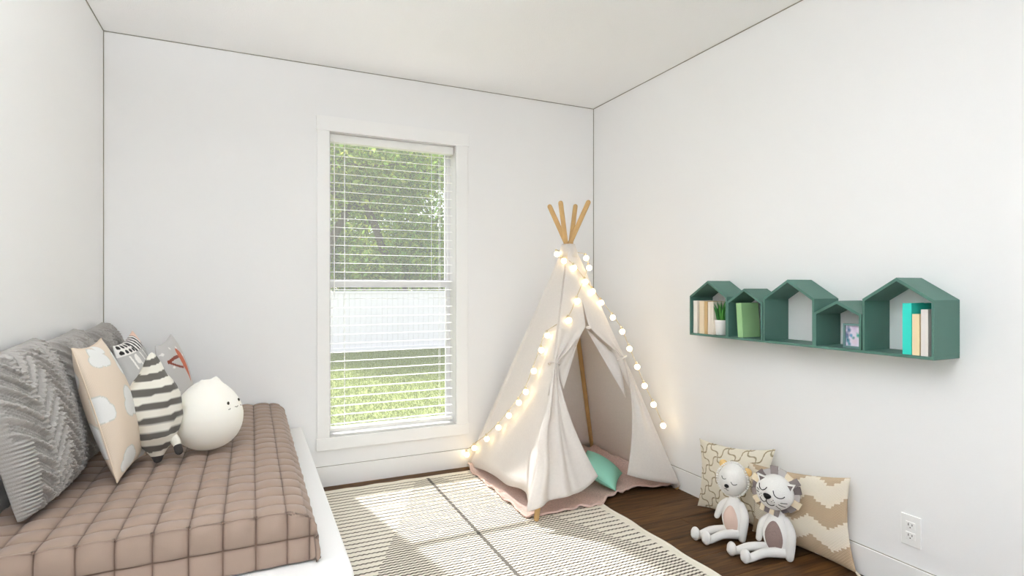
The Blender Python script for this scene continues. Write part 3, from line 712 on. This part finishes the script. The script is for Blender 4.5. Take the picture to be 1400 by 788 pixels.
panel('door_flap', PF, PR, lambda s: .095-.075*s, 60, 40, fl_right, wr_edge, lambda h: 1.0)
def inner(pts, back):
    nm = np.cross(PR-PF, PC3-PF); nm /= np.linalg.norm(nm); nm = nm if nm[1] < 0 else -nm
    Q = [at_h(PF, h, OUT)*(1-w_)+at_h(PR, h, OUT)*w_-nm*back for h, w_ in pts]; V = []
    N_ = 12
    for i in range(N_+1):
        for j in range(N_+1):
            a, b = i/N_, j/N_; p = Q[0]*(1-a)*(1-b)+Q[1]*a*(1-b)+Q[2]*a*b+Q[3]*(1-a)*b
            V.append(p+nm*.012*math.sin(PI*a)*math.sin(2*PI*b))
    mesh('folded_lining', V, grid_faces(N_+1, N_+1), M['canvas'], tp, True, solidify=.003)
inner([(.645, .54), (.52, .03), (.42, .166), (.60, .40)], .016); inner([(.645, .565), (.52, .985), (.365, .86), (.624, .61)], .016)
for k, foot in (('R', PR), ('L', PL), ('F', PF)):
    h0 = .40 if k == 'F' else .012
    mesh('pole_sleeve', *tube([at_h(foot, h, .004)+h*np.array([offs[k][0], offs[k][1], 0]) for h in np.linspace(h0, .985, 12)], .0215, 14, cap=False), M['canvas'], tp, True)
# collar where the canvas gathers at the crossing
V, F_ = lathe((PC3[0], PC3[1], 0), [(.062, 1.335), (.050, 1.375), (.041, 1.405), (.039, 1.412), (.034, 1.410)], 28); mesh('collar', V, F_, M['canvas'], tp, True, solidify=.003)
for foot, h in ((PF, TI), (PR, TI)):
    c_ = at_h(foot, h, .010); ax_ = (PC3-foot)/np.linalg.norm(PC3-foot); e1 = np.cross(ax_, [0, 0, 1]); e1 /= np.linalg.norm(e1); e2 = np.cross(ax_, e1)
    P = [c_+.030*(e1*math.cos(a)+e2*math.sin(a)) for a in np.linspace(0, 2*PI, 20)]; mesh('tie_band', *tube(P, .006, 7, cap=False), M['canvas'], tp, True)
c_ = at_h(PF, KN, OUT)*.45+at_h(PR, KN, OUT)*.55+np.array([0, -.022, .0]); mesh('knot', *blob(c_, np.array([.016, .010, .010]), frame3((-.4, -.9, 0)), None, 10, 12), M['canvas'], tp, True)

# ------------------------------------------------------------------ string of lights over the teepee
def on_face(A, Bf, h, w_, out=.032):
    nm = np.cross(Bf-A, PC3-A); nm /= np.linalg.norm(nm); ctr = (PF+PR+PL+PB)/4
    if nm.dot(A-ctr) < 0: nm = -nm
    return at_h(A, h, OUT)*(1-w_)+at_h(Bf, h, OUT)*w_+nm*out
LF = [(.055, -.02), (.097, .05), (.158, .19), (.221, .314), (.281, .426), (.341, .538), (.388, .621), (.471, .689), (.553, .764), (.611, .863)]
FF = [(.671, .151), (.745, .362), (.823, .725), (.881, 1.15), (.922, 1.3)]
TOPB = [(.935, 'B')]
bpos = [on_face(PL, PF, h, w_, .03) for h, w_ in LF]+[on_face(PF, PR, h, w_) for h, w_ in FF]
bpos += [np.array([1.655, 2.915, 1.352]), np.array([1.672, 2.862, 1.310]), on_face(PF, PR, .88, .341), on_face(PF, PR, .784, .866)+np.array([0, 0, 0])]
bpos += [on_face(PF, PR, h, w_) for h, w_ in ((.737, .985), (.676, 1.10), (.618, 1.15), (.548, 1.12), (.475, 1.10), (.400, 1.075), (.325, 1.075), (.242, 1.07))]
bpos = np.array(bpos)
sl = thing('string_lights', 'string of warm glowing round bulbs draped over the teepee', 'string lights', tuple(bpos[0]*np.array([1, 1, 0])+np.array([0, 0, .05])))
cordp = [bpos[0]+np.array([0, 0, .02])]+[p+np.array([0, .012, .022]) for p in bpos]
cordp.insert(16, np.array([1.80, 2.96, 1.37])); cordp.insert(17, np.array([1.73, 3.00, 1.38]))
mesh('cord', *tube(cordp, .0022, 6, 5), M['cord'], sl, True)
b0 = s0 = None
for p in bpos:
    if b0 is None:
        b0 = mesh('bulb', *blob(p, np.array([.0165, .0165, .0165]), np.eye(3), None, 13, 16), M['bulb'], sl, True, origin=p)
        s0 = mesh('socket', *tube([p+np.array([0, .004, .014]), p+np.array([0, .010, .024])], .0075, 8), M['cord'], b0, True, origin=p)
    else:
        b_ = copy_at(b0, p, sl); s_ = copy_at(s0, p, b_)

# ------------------------------------------------------------------ mat and cushion inside the teepee
nx, ny = 120, 120; V = []
for j in range(ny):
    for i in range(nx):
        u, v = i/(nx-1), j/(ny-1)
        x = 1.238+(2.205-1.238)*u; front = 2.475+.11*ss((u-.42)/.25)-.05*ss((u-.75)/.25)+.010*math.sin(u*27)+.004*math.sin(u*61+1)
        y_ = front+(3.31-front)*v
        x += -.004*math.sin(v*23)*max(0, 1-u*8)
        e = min(u, 1-u, v, 1-v); ru = max(0, 1-e/.05)
        z = .0115+.003*math.sin(x*37)*math.sin(y_*31)+ru*.007*(1+math.sin((x+y_)*52+2*math.sin(x*20)))*.7+(.045*ss((v-.88)/.12)*(.6+.4*math.sin(u*17)) if v > .85 else 0)+(.03*ss((u-.92)/.08) if v > .25 else 0)
        V.append((x, y_, z))
pm = mesh('play_mat', V, grid_faces(ny, nx), M['pink'], None, True, solidify=.004); tag(pm, 'pink speckled mat with a ruffled edge lying inside the teepee', 'mat')
P = np.array(V).reshape(ny, nx, 3); edge = np.vstack([P[::-1, 0], P[0, 1:]]); edge[:, 2] += .002
mesh('ruffled_hem', *tube(edge[::2], [.006+.002*math.sin(i*1.7)*math.sin(i*.37) for i in range(len(edge[::2]))], 8), M['pinkedge'], pm, True)
t = thing('mint_cushion', 'mint green cushion lying on the pink mat inside the teepee', 'cushion', (1.80, 2.68, .015))
_, sf = pillow('cover', t, ((1.655, 2.735, .150), (1.86, 2.90, .16), (1.825, 2.560, .030), (2.00, 2.74, .05)), .062, .05, M['mint'], N=44, pinch=.09, power=.5, zmin=.017)
seam_tube(sf, t, solid('mint_piping', (122, 192, 170), .8), .0018)

# ------------------------------------------------------------------ house-shaped wall shelf
SHX0, SHX1, SZ = 2.080, XR-.001, .906; TK = .0105
sh = thing('house_shelf', 'teal wall shelf of five joined house-shaped cubbies on the right wall', 'shelf', ((SHX0+SHX1)/2, 1.684, SZ))
houses = [(2.010, 2.262, 1.108, 1.186), (1.8035, 2.0095, 1.084, 1.147), (1.549, 1.7985, 1.106, 1.186), (1.3545, 1.5485, 1.051, 1.100), (1.106, 1.350, 1.109, 1.187)]
bx('bottom_board', (SHX0, SHX1, 1.106, 2.262, SZ, SZ+TK), M['teal'], sh, .0008)
for (y0, y1, ze, za) in houses:
    ym = (y0+y1)/2; tt = .0085; sl_ = (za-ze)/(ym-y0); dv = TK*math.hypot(1, sl_)
    for (a, b) in ((y0, y0+tt), (y1-tt, y1)):
        z_a = (ze+(min(a-y0, y1-a))*sl_)-dv; z_b = (ze+(min(b-y0, y1-b))*sl_)-dv
        mesh('side_panel', *prism([(a, SZ+TK), (b, SZ+TK), (b, z_b), (a, z_a)], SHX0, SHX1), M['teal'], sh)
    mesh('roof_panel', *prism([(y0, ze-dv), (ym, za-dv), (ym, za), (y0, ze)], SHX0, SHX1), M['teal'], sh)
    mesh('roof_panel', *prism([(ym, za-dv), (y1, ze-dv), (y1, ze), (ym, za)], SHX0, SHX1), M['teal'], sh)
SB = SZ+TK
def book(y0, y1, h, x0, dep, cover, pages, label, group, lean=0):
    t = thing('book', label, 'book', (x0+dep/2, (y0+y1)/2, SB), group)
    c_ = .0018; mc = solid('cover_%d_%d_%d' % cover, cover, .5); mp = solid('pages_%d_%d_%d' % pages, pages, .8)
    cv = mesh('cover', *join([box(x0, x0+dep, y0, y0+c_, SB, SB+h), box(x0, x0+dep, y1-c_, y1, SB, SB+h), box(x0, x0+c_, y0+c_, y1-c_, SB, SB+h)]), mc, t)
    pg = bx('pages', (x0+c_, x0+dep-.004, y0+c_, y1-c_, SB+.003, SB+h-.003), mp, t)
    if lean: t.rotation_euler = (lean, 0, 0)
    return t
G1, G5 = 'books in the left house cubby', 'books in the right house cubby'
book(2.219, 2.246, .168, 2.090, .12, (236, 230, 220), (236, 230, 220), 'white book leftmost on the shelf, against the left end panel', G1)
book(2.170, 2.203, .166, 2.090, .12, (226, 208, 178), (240, 232, 216), 'wide cream book, second from the left end of the shelf', G1)
book(2.148, 2.168, .166, 2.090, .12, (196, 164, 116), (238, 230, 214), 'thin tan book between the cream book and the white-spined one', G1)
for k, (a, b) in enumerate(((2.126, 2.146), (2.109, 2.124))):
    book(a, b, .164, 2.092, .118, (228, 218, 204), (238, 232, 220), ('thin off-white book just right of the tan book', 'thin off-white book beside the potted plant')[k], G1)
book(1.922, 1.953, .163, 2.092, .112, (150, 192, 138), (206, 226, 190), 'green book leaning alone in the second house cubby', None, lean=math.radians(-4.5))
book(1.184, 1.214, .180, 2.092, .125, (52, 205, 190), (228, 236, 232), 'tall bright turquoise book in the right house cubby', G5)
book(1.155, 1.1785, .143, 2.086, .095, (232, 212, 172), (240, 234, 220), 'short cream book between the turquoise and white books', G5)
book(1.128, 1.1505, .160, 2.086, .10, (224, 218, 214), (240, 238, 232), 'white book rightmost on the shelf, against the right end panel', G5)
# potted succulent
pc = np.array([2.128, 2.088, SB]); t = thing('potted_plant', 'small spiky green plant in a white pot in the left house cubby', 'plant', tuple(pc))
V, F_ = lathe(pc, [(.001, 0), (.026, 0), (.0285, .003), (.034, .070), (.0345, .0745), (.031, .0745), (.030, .066), (.001, .066)], 28); mesh('pot', V, F_, solid('pot_white', (240, 238, 235), .4), t, True)
V, F_ = lathe(pc, [(.030, .064), (.018, .068), (.001, .069)], 20); mesh('soil', V, F_, solid('soil', (70, 52, 38), .95), t, True)
for k in range(22):
    a = k*2.399; r0 = .004+.018*(k/22); ln_ = random.uniform(.085, .118)*(1-.15*k/22); out = .10+.33*(k/22)
    d = np.array([math.cos(a)*out, math.sin(a)*out, 1]); d /= np.linalg.norm(d); b_ = pc+np.array([math.cos(a)*r0, math.sin(a)*r0, .064])
    P = [b_, b_+d*ln_*.45, b_+d*ln_*.8+np.array([math.cos(a), math.sin(a), 0])*.003, b_+d*ln_+np.array([math.cos(a), math.sin(a), 0])*.007]
    mesh('leaf', *tube(P, [.0055, .0058, .0035, .0006], 7, 2), solid(['leaf_green', 'leaf_deep'][k % 2], [(70, 140, 58), (44, 108, 46)][k % 2], .4), t, True)
# framed picture
fy0, fy1, fz, fx = 1.368, 1.452, SB, 2.118
t = thing('picture_frame', 'small framed watercolour landscape standing in the fourth house cubby', 'picture', (fx, (fy0+fy1)/2, fz))
fh = .094; bw_ = .007
mesh('frame', *join([box(fx, fx+.012, fy0, fy0+bw_, fz, fz+fh), box(fx, fx+.012, fy1-bw_, fy1, fz, fz+fh), box(fx, fx+.012, fy0+bw_, fy1-bw_, fz, fz+bw_), box(fx, fx+.012, fy0+bw_, fy1-bw_, fz+fh-bw_, fz+fh)]), solid('frame_teal', (104, 136, 134), .5), t)
n_ = 60; V = []; C_ = []
blobs_ = [(.08, .55, .20, (28, 60, 110)), (.10, .30, .18, (30, 110, 130)), (.15, .80, .18, (40, 90, 130)), (.70, .55, .14, (60, 170, 150)), (.95, .55, .12, (50, 150, 150)), (.30, .48, .12, (80, 150, 190)), (.50, .88, .22, (214, 196, 220)), (.5, .25, .25, (228, 208, 222)), (.45, .42, .10, (110, 160, 160)), (.85, .2, .2, (226, 226, 240)), (.18, .12, .14, (60, 140, 160))]
for j in range(n_):
    for i in range(n_):
        u, v = i/(n_-1), j/(n_-1); V.append((fx+.008, fy1-bw_-(fy1-fy0-2*bw_)*u, fz+bw_+(fh-2*bw_)*v)); c = np.array(lin((226, 216, 232))); wt = 1.
        nz_ = .025*math.sin(19*u+9*v)+.02*math.sin(27*v-13*u)
        for (x, y_, r, cc) in blobs_:
            k = max(0, 1-(math.hypot(u-x, v-y_)+nz_)/r)**.7; c = c*(1-k)+np.array(lin(cc))*k
        C_.append(c)
mesh('print', V, grid_faces(n_, n_), M['attr'], t, False, np.array(C_))
bx('back_board', (fx+.009, fx+.012, fy0+bw_, fy1-bw_, fz+bw_, fz+fh-bw_), solid('frame_teal', (104, 136, 134)), t)
mesh('easel_leg', *prism([(1.405, fz), (1.415, fz), (1.413, fz+.07), (1.407, fz+.07)], fx+.012, fx+.05), solid('frame_teal', (104, 136, 134)), t)

# ------------------------------------------------------------------ pillows on the floor
def trellis_col(U, V, s):
    x, y_ = U*3.9+.2, V*3.2+.35; p, q = x+y_, x-y_
    d1 = np.abs(np.cos(PI*(p+.15*np.sin(2*PI*(q-.5))))); d2 = np.abs(np.cos(PI*(q-.15*np.sin(2*PI*(p-.5)))))
    line = np.minimum(d1, d2) < .15
    c = np.broadcast_to(np.array(lin((228, 221, 204))), U.shape+(3,)).copy(); c[line] = np.array(lin((152, 138, 108))); return c
t = thing('trellis_pillow', 'cream pillow with a brown lattice pattern leaning on the right wall behind the bear', 'pillow', (2.13, 2.03, 0))
_, sf = pillow('cover', t, ((2.175, 2.292, .345), (2.19, 1.825, .408), (2.115, 2.243, .012), (2.165, 1.83, .012)), .055, .018, M['attr'], trellis_col, N=170, pinch=.13, power=.5, zmin=.002)
def chev_col(U, V, s):
    st = 44.; Uq, Vq = np.floor(U*st)/st, np.floor(V*st*.8)/(st*.8)
    f = (Vq*2.0+.27*tri(Uq*2.9+.557)-.04) % 1
    c = np.where((f < .5)[..., None], np.array(lin((184, 162, 134))), np.array(lin((230, 221, 204))))
    weave = np.where((f < .5), 1+.10*np.cos(2*PI*V*70), 1+.06*np.cos(2*PI*U*80)*np.cos(2*PI*V*80))[..., None]
    return c*weave
def chev_h(U, V): return .0022*np.cos(2*PI*V*34)*np.cos(2*PI*U*40)
t = thing('chevron_pillow', 'beige and cream zigzag woven pillow leaning on the right wall behind the lion', 'pillow', (2.14, 1.70, 0))
pillow('cover', t, ((2.135, 1.935, .325), (2.19, 1.468, .385), (2.125, 1.90, .012), (2.192, 1.445, .010)), .052, .018, M['attr'], chev_col, chev_h, N=160, pinch=.10, power=.5, zmin=.002)
mesh('tassel', *tube([(2.190, 1.445, .014), (2.180, 1.425, .010), (2.17, 1.41, .007)], [.004, .006, .003], 8, 3), solid('tassel', (226, 216, 198), .9), t, True)

# ------------------------------------------------------------------ plush bear and plush lion
CAMRIGHT = np.array([.906, -.423, 0])
def toy(name, label, c, face_deg, head_deg, feet, head_c, head_r, body_r, body_h, patch_col, arms, roll, ear):
    c = np.array(c, float); t = thing(name, label, 'plush toy', tuple(c))
    fb_ = np.array([math.cos(math.radians(face_deg)), math.sin(math.radians(face_deg)), 0.]); Ab = frame3(fb_)
    if Ab[0].dot(CAMRIGHT) < 0: Ab = (-Ab[0], Ab[1], Ab[2])
    def body_fn(d, p):
        k = 1-.38*max(0, d[1])**1.2-.08*max(0, -d[1])**3; return np.array([p[0]*k, p[1], p[2]*k*(1+.05*d[1])])
    bc = c+np.array([0, 0, body_h/2]); BR_ = np.array([body_r, body_h/2, body_r*.84])
    V, F_ = blob(bc, BR_, Ab, body_fn, 30, 36); V[:, 2] = np.maximum(V[:, 2], c[2]+.001); body = mesh('body', V, F_, M['plush'], t, True)
    # oval patch on the belly, lying on the body's own surface
    pv = []; n_ = 14; m_ = 30
    for i in range(n_):
        for j in range(m_):
            a = 2*PI*j/m_; q = i/(n_-1); x = .62*q*math.cos(a); y_ = -.13+.68*q*math.sin(a); 
            y_ = max(min(y_, .97), -.97); z = math.sqrt(max(0, 1-y_*y_-min(x*x, 1-y_*y_)))
            d = np.array([x, y_, z]); p = body_fn(d, d*BR_)*1.0; p = p+d*(.0035*(1-q**6))
            pv.append(bc+Ab[0]*p[0]+Ab[1]*p[1]+Ab[2]*p[2])
    mesh('belly_patch', pv, grid_faces(n_, m_, True), patch_col, t, True)
    # legs: thin, lying along the floor, ending in a round upturned foot
    for s_, ft in ((-1, feet[0]), (1, feet[1])):
        ft = np.array(ft, float); hip = c+Ab[0]*s_*body_r*.55+Ab[2]*body_r*.3+np.array([0, 0, .030]); knee = (hip+ft)/2+np.array([0, 0, .006])
        d = ft-hip; d[2] = 0; d /= np.linalg.norm(d)
        P = [hip, knee, ft-d*.020+np.array([0, 0, -.010]), ft+d*.002+np.array([0, 0, -.006])]
        lg = mesh('leg', *tube(P, [.022, .0185, .0165, .019], 14, 4), M['plush'], t, True)
        Af = frame3(d); V, F_ = blob(ft, np.array([.024, .030, .019]), Af, None, 18, 22); mesh('foot', V, F_, M['plush'], lg, True)
    for P, R_ in arms(c, Ab): mesh('arm', *tube(P, R_, 14, 4), M['plush'], t, True)
    # head
    hd = math.radians(head_deg); Ah = frame3((math.cos(hd), math.sin(hd), -.05), 0); r_, u_, f_ = Ah
    if r_.dot(CAMRIGHT) < 0: r_ = -r_
    cr_, sr_ = math.cos(roll), math.sin(roll); r2, u2 = r_*cr_-u_*sr_, u_*cr_+r_*sr_; Ah = (r2, u2, f_); hc = np.array(head_c, float); hr = np.array(head_r)
    def head_fn(d, p): k = 1+.05*(1-abs(d[1]))-.07*max(0, d[1]); return np.array([p[0]*k, p[1], p[2]])
    V, F_ = blob(hc, hr, Ah, head_fn, 30, 36); head = mesh('head', V, F_, M['plush'], t, True)
    def fp(x, y_, off=.0008):                                # point on the face: x towards the viewer's right, y up, in head radii
        z = math.sqrt(max(.0, 1-x*x-y_*y_)); k = 1+.05*(1-abs(y_))-.07*max(0, y_); return hc+r2*x*hr[0]*k+u2*y_*hr[1]+f_*(z*hr[2]+off)
    def line(nm, pts, r=.0014): mesh(nm, *tube([fp(x, y_) for x, y_ in pts], r, 6, 3), M['black'], head, True)
    ear(t, hc, hr, r2, u2, f_, head, fp, line)
    return t
def bear_arms(c, A):
    r, u, f = A; s = c+u*.162
    return [([s-r*.030, s-r*.058+f*.006-u*.030, s-r*.078+f*.012-u*.082], [.014, .0165, .013]), ([s+r*.034-u*.004, s+r*.056+f*.014-u*.05, s+r*.050+f*.026-u*.145], [.015, .019, .0165])]
def bear_face(t, hc, hr, r, u, f, head, fp, line):
    tan = solid('ear_tan', (214, 180, 122), .9, bump=.3, bscale=300)
    for s_, an in ((-1, 2.52), (1, .74)):
        ec = hc+r*math.cos(an)*hr[0]*1.13+u*math.sin(an)*hr[1]*1.10-f*.002; V, F_ = blob(ec, np.array([.020, .020, .010]), (r, u, f), None, 14, 18); e = mesh('ear', V, F_, tan, t, True, label='tan ear')
    # scalloped trim around the head
    n_ = 46; b0_ = None
    for k in range(n_):
        a = 2*PI*k/n_; p = hc+r*math.cos(a)*hr[0]*1.09*(1+.05*(1-abs(math.sin(a)))-.07*max(0, math.sin(a)))+u*math.sin(a)*hr[1]*1.06+f*.006
        if b0_ is None: b0_ = mesh('scallop', *blob(p, np.array([.0055, .0055, .0050]), np.eye(3), None, 8, 10), M['plush'], head, True, origin=p)
        else: copy_at(b0_, p, head)
    line('eye', [(-.62, .14), (-.52, .05), (-.38, .06), (-.28, .13)]); line('eye', [(.12, .08), (.24, -.03), (.40, -.02), (.50, .06)])
    V, F_ = blob(fp(-.10, -.26, .003), np.array([.0105, .0085, .006]), (r, u, f), None, 12, 14); mesh('nose', V, F_, M['black'], head, True)
    line('mouth', [(-.10, -.36), (-.10, -.47), (-.02, -.54), (.08, -.52)], .001); line('mouth', [(-.10, -.47), (-.18, -.52), (-.26, -.50)], .001)
def lion_arms(c, A):
    r, u, f = A; s = c+u*.165
    return [([s-r*.030, s-r*.060+f*.010-u*.040, s-r*.070+f*.02-u*.105], [.013, .0155, .013]), ([s+r*.036-u*.004, s+r*.060+f*.010-u*.055, s+r*.058+f*.020-u*.148], [.015, .0195, .0165])]
def lion_face(t, hc, hr, r, u, f, head, fp, line):
    cols = [solid('tag_grey', (136, 126, 124), .8), solid('tag_cream', (226, 212, 186), .8), solid('tag_taupe', (112, 102, 102), .8), solid('tag_lightgrey', (182, 176, 174), .8)]
    seq = [3, 2, 0, 1, 3, 0, 3, 2, 1, 2, 0, 1, 0, 3, 1, 2, 0, 1]
    for k, q in enumerate(seq):                              # mane of flat ribbon tags
        a = 2*PI*k/len(seq)+.12; d = r*math.cos(a)+u*math.sin(a); e = -r*math.sin(a)+u*math.cos(a); p0 = hc+d*hr[0]*.82-f*.012; p1 = hc+d*(hr[0]+.022+.006*((k*7) % 3))-f*.016
        V = []; wd = .0155
        for p, z in ((p0, 0), (p1, 0)):
            for sx in (-1, 1):
                for sz in (-1, 1): V.append(p+e*sx*wd+f*sz*.0032)
        mesh('mane_tag', V, [(0,1,3,2), (4,6,7,5), (0,4,5,1), (2,3,7,6), (0,2,6,4), (1,5,7,3)], cols[q], t)
    for an in (2.50, .74):
        d = r*math.cos(an)+u*math.sin(an); e = -r*math.sin(an)+u*math.cos(an); b_ = hc+d*hr[0]*.80+f*.012
        pts = [b_-e*.024, b_+e*.024, b_+d*.040+e*.006]
        def earmesh(k, off, th): 
            m_ = sum(pts)/3; Q = [m_+(p-m_)*k+f*off for p in pts]; V = [p+f*th for p in Q]+[p-f*th for p in Q]; return V, [(0,1,2), (5,4,3), (0,3,4,1), (1,4,5,2), (2,5,3,0)]
        ea = mesh('ear', *earmesh(1, 0, .005), M['plush'], t); mesh('inner_ear', *earmesh(.62, .0035, .0025), cols[2], ea)
    line('eye', [(-.82, .28), (-.72, .12), (-.54, .08), (-.40, .22), (-.36, .34)], .0018); line('eye', [(.02, .32), (.14, .12), (.34, .04), (.54, .10), (.62, .20)], .0018)
    V, F_ = blob(fp(-.20, -.10, .003), np.array([.0155, .0125, .007]), (r, u, f), lambda d, p: np.array([p[0]*(1+.35*d[1]), p[1], p[2]]), 14, 16); mesh('nose', V, F_, M['black'], head, True)
    line('mouth', [(-.20, -.22), (-.19, -.40), (-.06, -.56), (.12, -.56), (.24, -.46)], .0017); line('mouth', [(-.19, -.40), (-.32, -.54), (-.48, -.50), (-.56, -.40)], .0017)
    for (x0, y0, x1, y1) in ((.52, -.20, .80, -.16), (.44, -.34, .76, -.42), (.34, -.48, .58, -.66), (-.86, .0, -.70, -.02), (-.84, -.18, -.70, -.16)): line('whisker', [(x0, y0), ((x0+x1)/2, (y0+y1)/2), (x1, y1)], .0013)
    for (x, y_) in ((-.55, -.14), (-.48, -.26), (-.62, -.26), (.14, -.18), (.22, -.28), (.08, -.30)):
        mesh('freckle', *blob(fp(x, y_), np.array([.0017]*3), np.eye(3), None, 6, 8), M['black'], head, True)
    for x, q in ((-.030, 1), (-.010, 2), (.010, 1), (.030, 0)):  # tags showing under the chin
        p = hc+r*x-u*(hr[1]*.98)+f*.010; V = []
        for uu in (.012, -.022):
            for sx in (-1, 1):
                for sz in (-1, 1): V.append(p+u*uu+r*sx*.009+f*sz*.003)
        mesh('mane_tag', V, [(0,1,3,2), (4,6,7,5), (0,4,5,1), (2,3,7,6), (0,2,6,4), (1,5,7,3)], cols[q], t)
toy('plush_bear', 'white plush bear with tan ears and pink belly sitting on the wood floor', (2.020, 1.908, 0), 197, 205, [(1.838, 1.962, .030), (1.848, 1.905, .030)], (2.010, 1.905, .272), (.062, .077, .055), .056, .200,
    solid('belly_pink', (216, 190, 176), .9, bump=.3, bscale=300), bear_arms, math.radians(14), bear_face)
toy('plush_lion', 'white plush lion with a mane of grey and cream ribbon tags, sitting on the floor', (2.050, 1.700, 0), 199, 205, [(1.872, 1.782, .030), (1.872, 1.708, .030)], (2.030, 1.695, .278), (.073, .076, .055), .060, .205,
    solid('belly_mauve', (140, 120, 114), .9, bump=.6, bscale=140), lion_arms, math.radians(14), lion_face)
